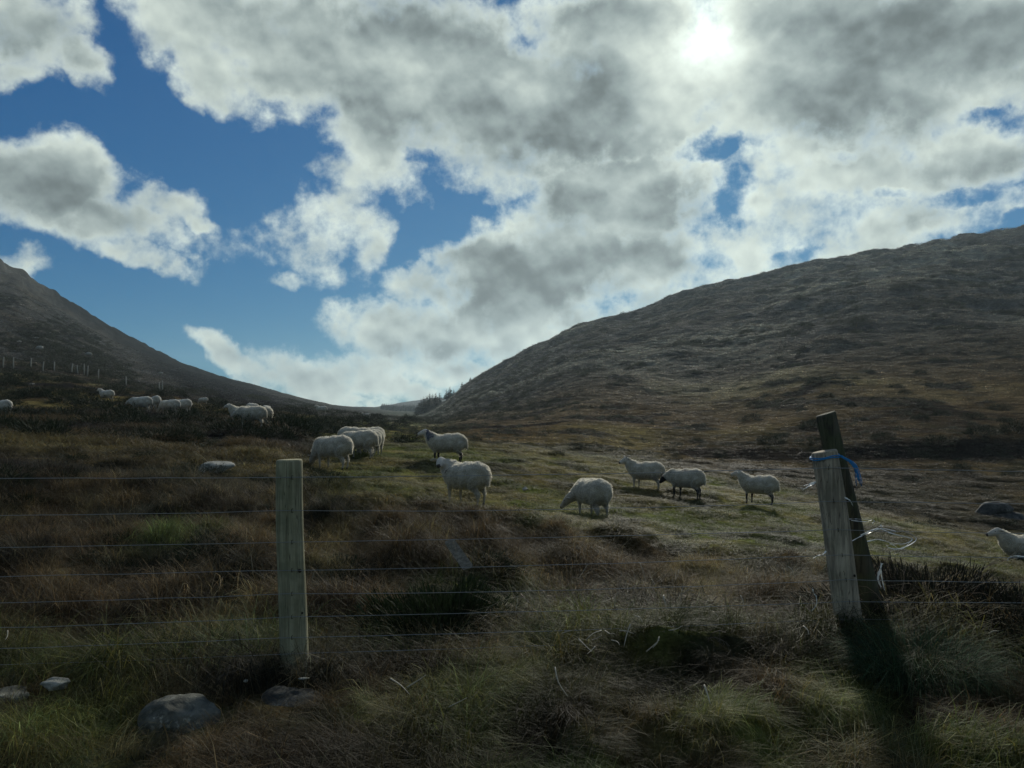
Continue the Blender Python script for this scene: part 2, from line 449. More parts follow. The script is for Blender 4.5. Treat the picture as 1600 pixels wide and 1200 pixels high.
def ground_colour(x, y, z):
    """what grows there: albedo by place, with distance haze mixed in far off"""
    _, u, d = base_height(x, y)
    n1 = fbm(x / 2.2, y / 2.2, 101, 4) ; n2 = fbm(x / 0.5, y / 0.5, 111, 3); n3 = fbm(x / 14, y / 14, 121, 4)
    n = len(x)
    olive = c3(.088, .100, .026); straw = c3(.190, .155, .062); brown = c3(.092, .066, .032)
    peat = c3(.026, .021, .016); bracken = c3(.104, .077, .044); heather = c3(.030, .028, .026)
    green = c3(.042, .074, .018); grey = c3(.080, .070, .056)
    # verge
    c = mixc(brown, olive, sstep(-.3, .5, n2))
    c = mixc(c, green, sstep(.0, .6, fbm(x / .9, y / .9, 131, 2)) * .8)
    # bank
    bank = sstep(4.7, 5.6, d) * (1 - sstep(8.6, 10.2, d))
    cb = mixc(brown, bracken, sstep(-.2, .6, n1) * .6)
    cb = mixc(cb, straw, sstep(.0, .5, n2) * .75)
    cb = mixc(cb, green, sstep(.1, .5, fbm(x / 1.4, y / 1.4, 203, 3)) * .8)
    c = mixc(c, cb, bank)
    # pasture
    field = sstep(8.6, 10.5, d)
    cf = mixc(olive, straw, sstep(-.25, .55, n1 + .5 * n2) * .75)
    cf = mixc(cf, brown, sstep(.1, .7, fbm(x / 3.3, y / 3.3, 141, 3)) * .7)
    c = mixc(c, cf, field)
    # left rough ground and hill
    left = (1 - sstep(430, 560, u)) * sstep(8, 9.5, d)
    cl = mixc(brown, heather, sstep(-.35, .3, n1))
    cl = mixc(cl, straw * .8, sstep(.1, .5, n3) * (d < 90))
    c = mixc(c, cl, left)
    lh = (1 - sstep(560, 640, u)) * sstep(75, 110, d)
    chl = mixc(grey, brown, sstep(-.4, .5, n3))
    v = 640 - (z - CAMZ) / np.maximum(d, 1) * F
    line = 430 + (u - 60) * 0.545                    # the heather strip running down the left hill
    width = 14 + 16 * sstep(80, 300, u)
    strip = np.exp(-((v - line - 18) / width) ** 2) * sstep(40, 130, u)
    strip = np.clip(strip * (1.1 + 0.6 * fbm(x / 40, y / 40, 151, 3)), 0, 1)
    chl = mixc(chl, heather * .8, np.clip(strip * 1.3, 0, 1))
    chl = mixc(chl, heather, sstep(.25, .5, fbm(x / 9, y / 9, 153, 3)) * .6)
    c = mixc(c, chl, lh)
    # right hill
    rh = sstep(640, 740, u) * sstep(24, 40, d)
    pale = sstep(-.15, .45, fbm(x / 25, y / 40, 161, 4))
    cr = mixc(brown * 1.05, straw * 1.05, pale)
    cr = mixc(cr, bracken * 1.1, sstep(0, .5, fbm(x / 30, y / 30, 171, 3)) * (1 - sstep(80, 170, d)) * .8)
    cr = mixc(cr, grey * 1.1, sstep(-.3, .5, n3) * sstep(90, 190, d) * .8)
    cr = mixc(cr, heather, sstep(.18, .42, fbm(x / 5, y / 5, 181, 3)) * .75)
    cr = mixc(cr, peat, sstep(.30, .5, fbm(x / 11, y / 11, 183, 3)) * (1 - sstep(60, 110, d)))
    c = mixc(c, cr, rh)
    gul = np.clip(sstep(1200, 1380, u) * sstep(19, 23, d) + sstep(960, 1080, u) * sstep(23, 28, d), 0, 1) * (1 - sstep(44, 60, d))
    cg = mixc(bracken * .75, peat * 1.2, sstep(-.25, .35, fbm(x / 2.4, y / 2.4, 207, 3)))
    c = mixc(c, cg, gul * .85)
    # earth face of the field boundary
    face = sstep(37.0, 37.9, d) * (1 - sstep(39.3, 40.2, d)) * sstep(1000, 1080, u)
    c = mixc(c, peat, face)
    # plantation floor and far moor
    far = sstep(900, 1300, d)
    c = mixc(c, c3(.12, .095, .07), far)
    c = c * (1 + sstep(30, 60, d) * (.5 * fbm(x / 1.5, y / 1.5, 191, 2) + .35 * fbm(x / 6, y / 6, 193, 2)))[:, None]
    dk = sstep(.12, .45, fbm(x / 1.1, y / .9, 195, 3)) * sstep(3.0, 4.6, d) * (1 - sstep(11, 16, d))
    c = mixc(c, peat * np.array([[.85, 1.3, 1.1]]), dk * .85)
    sp_ = sstep(.10, .5, fbm(x / .8, y / 1.6, 197, 3)) * sstep(9, 12, d) * (1 - sstep(40, 60, d))
    c = mixc(c, peat * np.array([[1.1, 1.4, 1.1]]), sp_ * .7)
    c = c * (1 + .15 * sstep(40, 90, d) * sstep(600, 700, u))[:, None]
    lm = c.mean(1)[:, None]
    c = c + (lm * c3(1.18, 1.28, 1.24) - c) * (.62 * sstep(50, 130, d))[:, None]  # blue-grey distance haze painted into the colour: far ground greyed, cooled and lifted
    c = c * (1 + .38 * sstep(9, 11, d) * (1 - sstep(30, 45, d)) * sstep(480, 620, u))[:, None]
    c = c * .82
    c = c * (1 + .22 * n2[:, None] * (1 - sstep(60, 200, d))[:, None])
    return np.clip(c, .008, .5)


# angular columns: fine in view, coarse round the back
fine = np.arange(-37.5, 37.5, 0.068)
coarse = np.concatenate([np.arange(-180, -60, 4.0), np.arange(-60, -37.6, 0.8)])
coarse2 = np.concatenate([np.arange(37.5, 60, 0.8), np.arange(60, 180, 4.0)])
PHI = np.radians(np.concatenate([coarse, fine, coarse2]))
seg = [(0.3, 1.6, 12), (1.6, 12, 300), (12, 60, 190), (60, 340, 250), (340, 700, 30), (700, 2400, 50)]
RR = np.concatenate([np.exp(np.linspace(math.log(a), math.log(b), n, endpoint=False)) for a, b, n in seg] + [[2400.0]])
PH, RG = np.meshgrid(PHI, RR, indexing='ij')
X = (RG * np.sin(PH)).ravel(); Y = (RG * np.cos(PH)).ravel()
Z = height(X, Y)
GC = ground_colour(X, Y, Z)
nc, nr = len(PHI), len(RR)


def mesh_from(name, verts, faces, mat=None, smooth=True):
    me = bpy.data.meshes.new(name)
    verts = np.asarray(verts, np.float32); faces = np.asarray(faces, np.int32)
    me.vertices.add(len(verts)); me.vertices.foreach_set('co', verts.ravel())
    k = faces.shape[1]
    me.loops.add(faces.size); me.loops.foreach_set('vertex_index', faces.ravel())
    me.polygons.add(len(faces))
    me.polygons.foreach_set('loop_start', np.arange(0, faces.size, k, dtype=np.int32))
    me.polygons.foreach_set('loop_total', np.full(len(faces), k, np.int32))
    me.polygons.foreach_set('use_smooth', np.full(len(faces), smooth, bool))
    me.update(calc_edges=True)
    if mat:
        me.materials.append(mat)
    return me


def col_attr(me, name, c, domain='POINT'):
    a = me.color_attributes.new(name, 'FLOAT_COLOR', domain)
    c4 = np.ones((len(c), 4), np.float32); c4[:, :3] = c
    a.data.foreach_set('color', c4.ravel())


def link(o, parent=None):
    COL.objects.link(o)
    if parent is not None:
        o.parent = parent
    return o


def tag(o, label=None, cat=None, group=None, kind=None):
    if label: o['label'] = label
    if cat: o['category'] = cat
    if group: o['group'] = group
    if kind: o['kind'] = kind
    return o


def material(name, rough=0.9, spec=0.2):
    m = bpy.data.materials.new(name)
    m.use_nodes = True
    t = NT(m.node_tree)
    b = m.node_tree.nodes['Principled BSDF']
    b.inputs['Roughness'].default_value = rough
    b.inputs['Specular IOR Level'].default_value = spec
    return m, t, b


def bump(t, b, h, strength=0.5, dist=0.02):
    n = t.new('ShaderNodeBump')
    n.inputs['Strength'].default_value = strength
    n.inputs['Distance'].default_value = dist
    t.l.new(h, n.inputs['Height'])
    t.l.new(n.outputs[0], b.inputs['Normal'])


# ground material
mg, t, b = material('moor_ground', 1.0, 0.0)
at_ = t.new('ShaderNodeAttribute', attribute_name='tint')
pos = t.new('ShaderNodeNewGeometry').outputs['Position']
na = t.noise(pos, 9.0, 6, 0.65)
nb = t.noise(pos, 1.1, 6, 0.7)
k = t.math('MULTIPLY', t.ramp(na, 0.3, 0.7, 0.55, 1.45), t.ramp(nb, 0.3, 0.7, 0.6, 1.4))
t.l.new(t.vmath('SCALE', at_.outputs['Color'], k), b.inputs['Base Color'])
bump(t, b, t.math('ADD', t.math('MULTIPLY', nb, 4.0), na), 0.8, 0.08)

idx = (np.arange(nc)[:, None] * nr + np.arange(nr)[None, :])
nx = np.roll(idx, -1, axis=0)
faces = np.stack([idx[:, :-1], nx[:, :-1], nx[:, 1:], idx[:, 1:]], -1).reshape(-1, 4)
faces = faces[:, ::-1]
verts = np.stack([X, Y, Z], 1)
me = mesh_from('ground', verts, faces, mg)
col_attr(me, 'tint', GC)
ground = link(bpy.data.objects.new('ground', me))
tag(ground, 'rough moorland ground rising into two grassy hillsides', None, None, 'structure')
print('ground faces', len(faces))


# ------------------------------------------------------------------ grass and other ground cover
def plant_material(name, trans=0.35, rough=0.65, spec=0.13, inst=True):
    m = bpy.data.materials.new(name); m.use_nodes = True
    t = NT(m.node_tree); b = m.node_tree.nodes['Principled BSDF']; out = m.node_tree.nodes['Material Output']
    b.inputs['Roughness'].default_value = rough; b.inputs['Specular IOR Level'].default_value = spec
    sh = t.new('ShaderNodeAttribute', attribute_name='shade').outputs['Color']
    if inst:
        ti = t.new('ShaderNodeAttribute', attribute_name='tint'); ti.attribute_type = 'INSTANCER'
        c = t.vmath('MULTIPLY', ti.outputs['Color'], sh)
    else:
        c = sh
    t.l.new(c, b.inputs['Base Color'])
    tr = t.new('ShaderNodeBsdfTranslucent'); t.l.new(t.vmath('SCALE', c, 1.15), tr.inputs['Color'])
    mx = t.new('ShaderNodeMixShader'); mx.inputs[0].default_value = trans
    t.l.new(b.outputs[0], mx.inputs[1]); t.l.new(tr.outputs[0], mx.inputs[2]); t.l.new(mx.outputs[0], out.inputs['Surface'])
    return m


m_blade = plant_material('grass_blade', 0.38)
m_leaf = plant_material('heath_leaf', 0.15, 0.7)


def blades(n, h, spread, lean, droop, width, seed, flat=0.0, sweep=None, nseg=3, bright=(0.6, 1.5), hvar=0.45):
    """n curved strips; returns verts, quads, colours"""
    g = np.random.default_rng(seed)
    a = g.uniform(0, 2 * math.pi, n); rr = spread * np.sqrt(g.uniform(0, 1, n))
    root = np.stack([rr * np.cos(a), rr * np.sin(a), np.full(n, -0.02) + flat * g.uniform(0, 1, n)], 1)
    hh = h * (1 - hvar + 2 * hvar * g.uniform(0, 1, n) ** 1.2)
    da = a + g.normal(0, 0.7, n)
    if sweep is not None:
        da = sweep + g.normal(0, 0.45, n)
    dirh = np.stack([np.cos(da), np.sin(da), np.zeros(n)], 1)
    le = np.abs(g.normal(lean, lean * 0.5, n)); dr = droop * g.uniform(0.4, 1.4, n)
    side = np.stack([-np.sin(da + g.normal(0, .8, n)), np.cos(da), np.zeros(n)], 1)
    vs = []
    for s in range(nseg + 1):
        q = s / nseg
        ang = le * q + dr * q * q
        # integrate direction roughly
        L = hh * q
        ph = L[:, None] * (dirh * np.sin(np.clip(ang, 0, 2.4))[:, None] + np.array([0, 0, 1]) * np.cos(np.clip(ang, 0, 2.2))[:, None])
        w = width * (1 - 0.85 * q ** 1.5) * (0.7 + 0.6 * g.uniform(0, 1, n))
        c = root + ph
        vs.append(c - side * w[:, None] / 2); vs.append(c + side * w[:, None] / 2)
    V = np.stack(vs, 1)                         # n, 2*(nseg+1), 3
    m = V.shape[1]
    base = np.arange(n)[:, None] * m
    q = np.concatenate([base + np.array([2 * s, 2 * s + 1, 2 * s + 3, 2 * s + 2]) for s in range(nseg)], 0)
    br = g.uniform(bright[0], bright[1], n)
    hue = g.normal(0, 0.10, n)
    pale = g.uniform(0, 1, n) > 0.90
    br = np.where(pale, br * 2.6, br)
    col = np.stack([br * (1 + hue), br, br * (1 - hue)], 1)
    col = np.repeat(col, m, 0)
    return V.reshape(-1, 3), q, np.clip(col, 0.05, 4)


def merge(parts):
    V, Q, C_, off = [], [], [], 0
    for v, q, c in parts:
        V.append(v); Q.append(q + off); C_.append(c); off += len(v)
    return np.concatenate(V), np.concatenate(Q), np.concatenate(C_)


def leaf_clump(n, radius, height_, size, seed, spiky=False, stems=0):
    """a bush-like mass of small leaf faces, some stems"""
    g = np.random.default_rng(seed)
    p = g.normal(0, 1, (n, 3)); p /= np.linalg.norm(p, axis=1)[:, None]
    p[:, 2] = np.abs(p[:, 2])
    rad = g.uniform(0.35, 1, n) ** 0.6
    lump = 1 + 0.35 * vnoise(p[:, 0] * 2.3 + seed, p[:, 1] * 2.3 + p[:, 2] * 2, seed)
    p = p * (rad * lump)[:, None] * np.array([radius, radius, height_])
    nrm = g.normal(0, 1, (n, 3)); nrm /= np.linalg.norm(nrm, axis=1)[:, None]
    if spiky:
        out = p / (np.linalg.norm(p, axis=1)[:, None] + 1e-6) + np.array([0, 0, .5]) + 0.5 * nrm
        out /= np.linalg.norm(out, axis=1)[:, None]
        a = out * size * g.uniform(.8, 2.2, n)[:, None]
        b = np.cross(out, nrm); b /= (np.linalg.norm(b, axis=1)[:, None] + 1e-6); b = b * size * 0.16
    else:
        t1 = np.cross(nrm, g.normal(0, 1, (n, 3))); t1 /= (np.linalg.norm(t1, axis=1)[:, None] + 1e-6)
        a = t1 * size * g.uniform(.6, 1.4, n)[:, None]; b = np.cross(nrm, t1) * size * 0.4
    V = np.stack([p - b * .6, p + b * .6, p + a + b * .35, p + a - b * .35], 1).reshape(-1, 3)
    Q = np.arange(4 * n).reshape(-1, 4)
    br = g.uniform(0.55, 1.5, n); col = np.repeat(np.stack([br, br * g.uniform(.9, 1.1, n), br * .95], 1), 4, 0)
    parts = [(V, Q, col)]
    if stems:
        v, q, c = blades(stems, height_ * 1.15, radius * .25, 0.7, 0.1, size * .35, seed + 5, nseg=3)
        parts.append((v, q, c * np.array([[1.1, .8, .7]])))
    return merge(parts)


def source(parts, mat):
    v, q, c = merge(parts)
    me_ = mesh_from('tuft', v, q, mat, smooth=False)
    col_attr(me_, 'shade', c)
    return me_


def scatter(name, label, sources, pts, kind, rotz, scl, tint, tilt=None):
    coll = bpy.data.collections.new(name + '_sources')       # kept out of the scene: only its instances show
    for i, me_ in enumerate(sources):
        o = bpy.data.objects.new(f'{name}_tuft_{i:02d}', me_); coll.objects.link(o)
    n = len(pts)
    me_ = bpy.data.meshes.new(name); me_.vertices.add(n); me_.vertices.foreach_set('co', np.asarray(pts, np.float32).ravel())
    a = me_.attributes.new('kind', 'INT', 'POINT'); a.data.foreach_set('value', np.asarray(kind, np.int32))
    rot = np.zeros((n, 3), np.float32); rot[:, 2] = rotz
    if tilt is not None: rot[:, :2] = tilt
    a = me_.attributes.new('rot', 'FLOAT_VECTOR', 'POINT'); a.data.foreach_set('vector', rot.ravel())
    a = me_.attributes.new('scl', 'FLOAT_VECTOR', 'POINT'); a.data.foreach_set('vector', np.asarray(scl, np.float32).ravel())
    col_attr(me_, 'tint', tint)
    o = link(bpy.data.objects.new(name, me_))
    tag(o, label, None, None, 'stuff')
    ng = bpy.data.node_groups.new(name + '_scatter', 'GeometryNodeTree')
    ng.interface.new_socket('Geometry', in_out='INPUT', socket_type='NodeSocketGeometry')
    ng.interface.new_socket('Geometry', in_out='OUTPUT', socket_type='NodeSocketGeometry')
    N = ng.nodes; L = ng.links
    gi = N.new('NodeGroupInput'); go = N.new('NodeGroupOutput')
    ip = N.new('GeometryNodeInstanceOnPoints'); ci = N.new('GeometryNodeCollectionInfo')
    ci.inputs['Collection'].default_value = coll
    ci.inputs['Separate Children'].default_value = True; ci.inputs['Reset Children'].default_value = True
    ip.inputs['Pick Instance'].default_value = True

    def named(nm, typ):
        q = N.new('GeometryNodeInputNamedAttribute'); q.data_type = typ; q.inputs['Name'].default_value = nm
        return q.outputs['Attribute']
    L.new(gi.outputs[0], ip.inputs['Points']); L.new(ci.outputs[0], ip.inputs['Instance'])
    L.new(named('kind', 'INT'), ip.inputs['Instance Index'])
    L.new(named('rot', 'FLOAT_VECTOR'), ip.inputs['Rotation'])
    L.new(named('scl', 'FLOAT_VECTOR'), ip.inputs['Scale'])
    L.new(ip.outputs[0], go.inputs[0])
    md = o.modifiers.new('scatter', 'NODES'); md.node_group = ng
    return o


def wedge(n, d0, d1, seed, power=1.0, margin=0.08, half=0.70):
    """random points in the view wedge and a margin to each side; density ~ 1/d^power relative to even"""
    g = np.random.default_rng(seed)
    e = 2 - power
    q = g.uniform(0, 1, n)
    d = (d0 ** e + q * (d1 ** e - d0 ** e)) ** (1 / e) if abs(e) > 1e-6 else d0 * (d1 / d0) ** q
    x = g.uniform(-1, 1, n) * d * (half + margin)
    x += g.uniform(-.4, .4, n)
    return x, d


def lum(c): return c


def cover(n, d0, d1, seed, power=0.0):
    x, y = wedge(n, d0, d1, seed, power)
    z = height(x, y)
    c = ground_colour(x, y, z)
    _, u, d = base_height(x, y)
    return x, y, z, c, u, d, np.random.default_rng(seed + 1)


# things that must stay clear of grass: (x, y, radius)
CLEAR = []


def keep(x, y):
    k = np.ones(len(x), bool)
    for cx, cy, cr in CLEAR:
        k &= (x - cx) ** 2 + (y - cy) ** 2 > cr * cr
    return k


bx_, by_ = (292 - 800) / F * 3.65, 3.65
CLEAR += [(bx_, by_, .23), ((455 - 800) / F * 4.3, 4.12, .2), ((455 - 800) / F * 4.0, 3.95, .2), ((70 - 800) / F * 3.9, 3.9, .12)]

# 1. long dead grass on verge and bank
long_src = [source([blades(95, .20 + .05 * (i % 3), .07, .55, 1.2, .0032, 200 + i)], m_blade) for i in range(5)]
long_src += [source([blades(80, .30, .09, .9, .9, .0032, 220 + i, sweep=0.0)], m_blade) for i in range(3)]
long_src += [source([blades(70, .26, .16, 1.35, .35, .003, 240 + i, flat=.07)], m_blade) for i in range(4)]   # lodged, tangled
long_src[1] = source([blades(60, .24, .06, .5, 1.3, .0055, 290)], m_blade)
long_src[3] = source([blades(50, .20, .05, .45, .7, .0065, 291)], m_blade)
long_src += [source([blades(80, .10, .09, .5, .5, .003, 260 + i)], m_blade) for i in range(3)]                 # short and green
x, y, z, c, u, d, g = cover(11500, 1.9, 10.8, 301, 0.75)
short_area = sstep(.0, .5, fbm(x / .9, y / .9, 131, 2)) * (d < 4.9)
tus = fbm(x / .55, y / .55, 303, 2)
kind = np.where(g.uniform(0, 1, len(x)) < .5, g.integers(0, 5, len(x)), g.integers(8, 12, len(x)))
kind = np.where((d < 4.6) & (g.uniform(0, 1, len(x)) < .5), g.integers(5, 8, len(x)), kind)
kind = np.where(g.uniform(0, 1, len(x)) < short_area * .6, g.integers(12, 15, len(x)), kind)
s = (.75 + .5 * np.clip(tus + .3, 0, 1)) * g.uniform(.7, 1.25, len(x))
s = s * (1 - .35 * (d < 4.2)) * (1 - .65 * sstep(7.2, 9.0, d) * sstep(500, 600, u))
k = keep(x, y) & (tus > -.75)
dirn = np.where(kind < 8, -1.1 + 2.4 * vnoise(x / .8, y / .8, 305) + g.normal(0, .6, len(x)), g.uniform(0, 6.28, len(x)))
clump = np.clip(.95 + 1.5 * fbm(x / .42, y / .42, 307, 3), .28, 1.7)
tint = c * (clump * g.uniform(.75, 1.35, len(x)))[:, None]
pale = (g.uniform(0, 1, len(x)) < .22)[:, None]
tint = np.where(pale, tint * 1.2 + c3(.036, .031, .020), tint)
scatter('long_grass', 'dead long grass covering the verge and the bank behind the fence', long_src,
        np.stack([x, y, z - .01], 1)[k], kind[k], dirn[k], np.stack([s, s, s], 1)[k], tint[k])

# 2. pasture turf
turf_src = [source([blades(110, .065, .22, .6, .9, .006, 320 + i, bright=(.7, 1.4))], m_blade) for i in range(4)]
turf_src += [source([blades(110, .15, .10, .6, 1.3, .006, 340 + i, bright=(.6, 1.5))], m_blade) for i in range(3)]
x, y, z, c, u, d, g = cover(23000, 8.8, 34, 311, 0.6)
tus = fbm(x / 1.3, y / 1.3, 41, 2)
kind = np.where((tus > .12) & (g.uniform(0, 1, len(x)) < .55), g.integers(4, 7, len(x)), g.integers(0, 4, len(x)))
s = g.uniform(.8, 1.4, len(x)) * (1 + .5 * sstep(16, 34, d))
rough = (1 - sstep(430, 560, u)) * sstep(11, 16, d)
s = s * (1 + .6 * rough)
scatter('pasture_turf', 'cropped olive and straw coloured grass with small tussocks in the pasture', turf_src,
        np.stack([x, y, z - .01], 1), kind, g.uniform(0, 6.28, len(x)), np.stack([s * 1.1, s * 1.1, s * (.62 + .5 * rough)], 1), c * g.uniform(.7, 1.35, len(x))[:, None])

# 3. hill grass clumps
hill_src = [source([blades(36, .32, .34, .5, 1.0, .035, 360 + i, nseg=2, bright=(.55, 1.6))], m_blade) for i in range(5)]
x, y, z, c, u, d, g = cover(115000, 28, 345, 321, 1.0)
nz = fbm(x / 3.2, y / 3.2, 61, 3)
k = nz > -.55
s = g.uniform(.6, 1.3, len(x)) * np.clip(d / 75, .7, 2.2) * .8
hs = s * g.uniform(.5, 1.2, len(x)) * .6
scatter('hill_grass', 'tufted grass over the two hillsides', hill_src, np.stack([x, y, z - .03], 1)[k], g.integers(0, 5, len(x))[k],
        g.uniform(0, 6.28, len(x))[k], np.stack([s, s, hs], 1)[k], (c * np.exp(g.normal(.05, .36, len(x)))[:, None])[k])

# 4. heather and low scrub
heath_src = [source([leaf_clump(260, .36, .30, .05, 380 + i, stems=6)], m_leaf) for i in range(4)]
x, y, z, c, u, d, g = cover(34000, 13, 300, 331, 1.0)
left = (1 - sstep(440, 600, u)) * sstep(11, 20, d)
den = left * sstep(.0, .35, fbm(x / (2.5 + d * .06), y / (2.5 + d * .1), 335, 3)) + .8 * np.exp(-((u - 660) / 150) ** 2) * sstep(30, 42, d) * (1 - sstep(200, 280, d)) * sstep(-.15, .2, fbm(x / 6, y / 9, 337, 3)) + sstep(640, 740, u) * sstep(26, 40, d) * sstep(.22, .42, fbm(x / 5, y / 5, 181, 3)) + .55 * np.clip(sstep(1200, 1380, u) * sstep(19, 23, d) + sstep(960, 1080, u) * sstep(23, 28, d), 0, 1) * (d < 50) * sstep(-.1, .3, fbm(x / 1.8, y / 1.8, 339, 3)) + .5 * (u > 1050) * np.exp(-((d - 39) / 1.0) ** 2)
k = g.uniform(0, 1, len(x)) < den
s = g.uniform(.5, 1.3, len(x)) * np.clip(d / 55, .7, 3.0)
ht = c3(.030, .034, .020) * g.uniform(.6, 1.5, len(x))[:, None] * np.where(g.uniform(0, 1, len(x)) < .3, 1.4, 1)[:, None]
scatter('heather', 'dark heather and low scrub on the left slope and in hollows of the right hill', heath_src,
        np.stack([x, y, z - .05], 1)[k], g.integers(0, 4, len(x))[k], g.uniform(0, 6.28, len(x))[k], np.stack([s, s, s * .7], 1)[k], ht[k])


# ------------------------------------------------------------------ modelling helpers
def empty(name, loc, rz=0.0, label=None, cat=None, group=None):
    o = bpy.data.objects.new(name, None)
    o.empty_display_size = 0.1
    o.location = loc; o.rotation_euler = (0, 0, rz)
    link(o)
    return tag(o, label, cat, group)


def tube(points, radii, n=8, cap=True):
    """tube along points; returns verts, quads"""
    P_ = np.asarray(points, float); k = len(P_)
    radii = np.full(k, radii, float) if np.isscalar(radii) else np.asarray(radii, float)
    T = np.gradient(P_, axis=0); T /= np.linalg.norm(T, axis=1)[:, None] + 1e-9
    ref = np.array([0, 0, 1.0]) if abs(T[0, 2]) < .8 else np.array([1.0, 0, 0])
    V = []
    for i in range(k):
        a = np.cross(T[i], ref); a /= np.linalg.norm(a) + 1e-9
        b_ = np.cross(a, T[i]); ref = b_
        for j in range(n):
            th = 2 * math.pi * j / n
            V.append(P_[i] + radii[i] * (a * math.cos(th) + b_ * math.sin(th)))
    Q = []
    for i in range(k - 1):
        for j in range(n):
            Q.append((i * n + j, i * n + (j + 1) % n, (i + 1) * n + (j + 1) % n, (i + 1) * n + j))
    if cap:
        for base, rev in ((0, True), ((k - 1) * n, False)):
            c = len(V); V.append(P_[0] if rev else P_[-1])
            for j in range(n):
                q = (base + j, base + (j + 1) % n, c, c)
                Q.append((q[0], q[1], q[2]) if not rev else (q[1], q[0], q[2]))
    return V, Q


def pymesh(name, V, Q, mats, smooth=True, midx=None):
    me_ = bpy.data.meshes.new(name)
    me_.from_pydata([tuple(map(float, v)) for v in V], [], [tuple(q) for q in Q])
    for m in (mats if isinstance(mats, (list, tuple)) else [mats]):
        me_.materials.append(m)
    me_.polygons.foreach_set('use_smooth', [smooth] * len(me_.polygons))
    if midx is not None:
        me_.polygons.foreach_set('material_index', midx)
    me_.update()
    return me_


def join(parts):
    V, Q = [], []
    for v, q in parts:
        o = len(V); V += list(v); Q += [tuple(i + o for i in f) for f in q]
    return V, Q


def obj(name, me_, parent=None, label=None):
    o = bpy.data.objects.new(name, me_); link(o, parent)
    if label: o['label'] = label
    return o


def curve_pts(pts, n=24):
    """smooth curve through points (catmull-rom)"""
    P_ = [np.array(p, float) for p in pts]
    P_ = [2 * P_[0] - P_[1]] + P_ + [2 * P_[-1] - P_[-2]]
    out = []
    m = len(P_) - 3
    per = max(2, n // m)
    for i in range(m):
        p0, p1, p2, p3 = P_[i:i + 4]
        for s_ in range(per):
            t_ = s_ / per
            out.append(.5 * ((2 * p1) + (-p0 + p2) * t_ + (2 * p0 - 5 * p1 + 4 * p2 - p3) * t_ ** 2 + (-p0 + 3 * p1 - 3 * p2 + p3) * t_ ** 3))
    out.append(P_[-2])
    return out


def pt(u, v, d):
    return np.array([px(u, v, d), d, pz(v, d)])


# ------------------------------------------------------------------ materials
def wood_material(name, base, dark, green=0.0, scale=1.0):
    m, t, b = material(name, 0.9, 0.15)
    co = t.new('ShaderNodeTexCoord').outputs['Object']
    mp = t.new('ShaderNodeMapping'); mp.inputs['Scale'].default_value = (scale * 14, scale * 14, scale * 0.9)
    t.l.new(co, mp.inputs['Vector'])
    gr = t.noise(mp.outputs[0], 3.0, 6, 0.6, 0.4)
    bl = t.noise(co, 5.0, 5, 0.6)
    fine = t.noise(mp.outputs[0], 14.0, 4, 0.6)
    c = t.mix(t.ramp(gr, .38, .66), dark, base)
    c = t.mix(t.math('MULTIPLY', t.ramp(bl, .45, .62), green), c, (.07, .085, .04, 1))
    # drying splits: thin dark lines along the grain
    mp2 = t.new('ShaderNodeMapping'); mp2.inputs['Scale'].default_value = (scale * 22, scale * 22, scale * 0.7)
    t.l.new(co, mp2.inputs['Vector'])
    sp_ = t.noise(mp2.outputs[0], 1.6, 2, 0.5, 0.2)
    crack = t.ramp(t.math('ABSOLUTE', t.math('SUBTRACT', sp_, .5)), 0.0, 0.012, 1, 0)
    c = t.mix(t.math('MULTIPLY', crack, .7), c, (.03, .028, .02, 1))
    c = t.mix(t.math('MULTIPLY', t.ramp(fine, .5, .72), .35), c, dark)
    t.l.new(c, b.inputs['Base Color'])
    bump(t, b, t.math('SUBTRACT', t.math('ADD', gr, t.math('MULTIPLY', fine, .3)), crack), .6, .004)
    return m


m_post = wood_material('pale_post_wood', (.36, .345, .22, 1), (.22, .21, .13, 1), .35)
m_post2 = wood_material('weathered_post_wood', (.50, .43, .31, 1), (.24, .205, .15, 1), .25)
m_moss = wood_material('mossy_post_wood', (.095, .09, .062, 1), (.035, .034, .024, 1), .6)
m_plank = wood_material('plank_wood', (.22, .20, .15, 1), (.12, .105, .08, 1), .2)
m_wire, t, b = material('galvanised_wire', .45, .5)
b.inputs['Base Color'].default_value = (.24, .26, .26, 1); b.inputs['Metallic'].default_value = .3
m_rust, t, b = material('rusty_wire', .8, .1)
b.inputs['Base Color'].default_value = (.07, .06, .05, 1)
m_plastic, t, b = material('torn_white_plastic', .4, .5)
b.inputs['Base Color'].default_value = (.88, .87, .80, 1)
m_twine, t, b = material('blue_twine', .6, .3)
b.inputs['Base Color'].default_value = (.02, .22, .50, 1)
bump(t, b, t.noise(t.new('ShaderNodeTexCoord').outputs['Object'], 400, 2), .5, .002)
m_knot, t, b = material('dark_knot', .9, .1)
b.inputs['Base Color'].default_value = (.04, .032, .022, 1)
m_bark, t, b = material('bark', .9, .1)
b.inputs['Base Color'].default_value = (.05, .04, .03, 1)


def rock_material(name, base, dark, lichen):
    m, t, b = material(name, .9, .2)
    co = t.new('ShaderNodeTexCoord').outputs['Object']
    n1 = t.noise(co, 6, 8, .65); n2 = t.noise(co, 35, 5, .6); n3 = t.noise(co, 3.0, 4, .5, .3)
    c = t.mix(t.ramp(n1, .35, .65), dark, base)
    c = t.mix(t.math('MULTIPLY', t.ramp(n2, .52, .62), t.ramp(n3, .45, .6)), c, lichen)
    t.l.new(c, b.inputs['Base Color'])
    bump(t, b, t.math('ADD', n1, t.math('MULTIPLY', n2, .25)), .9, .03)
    return m


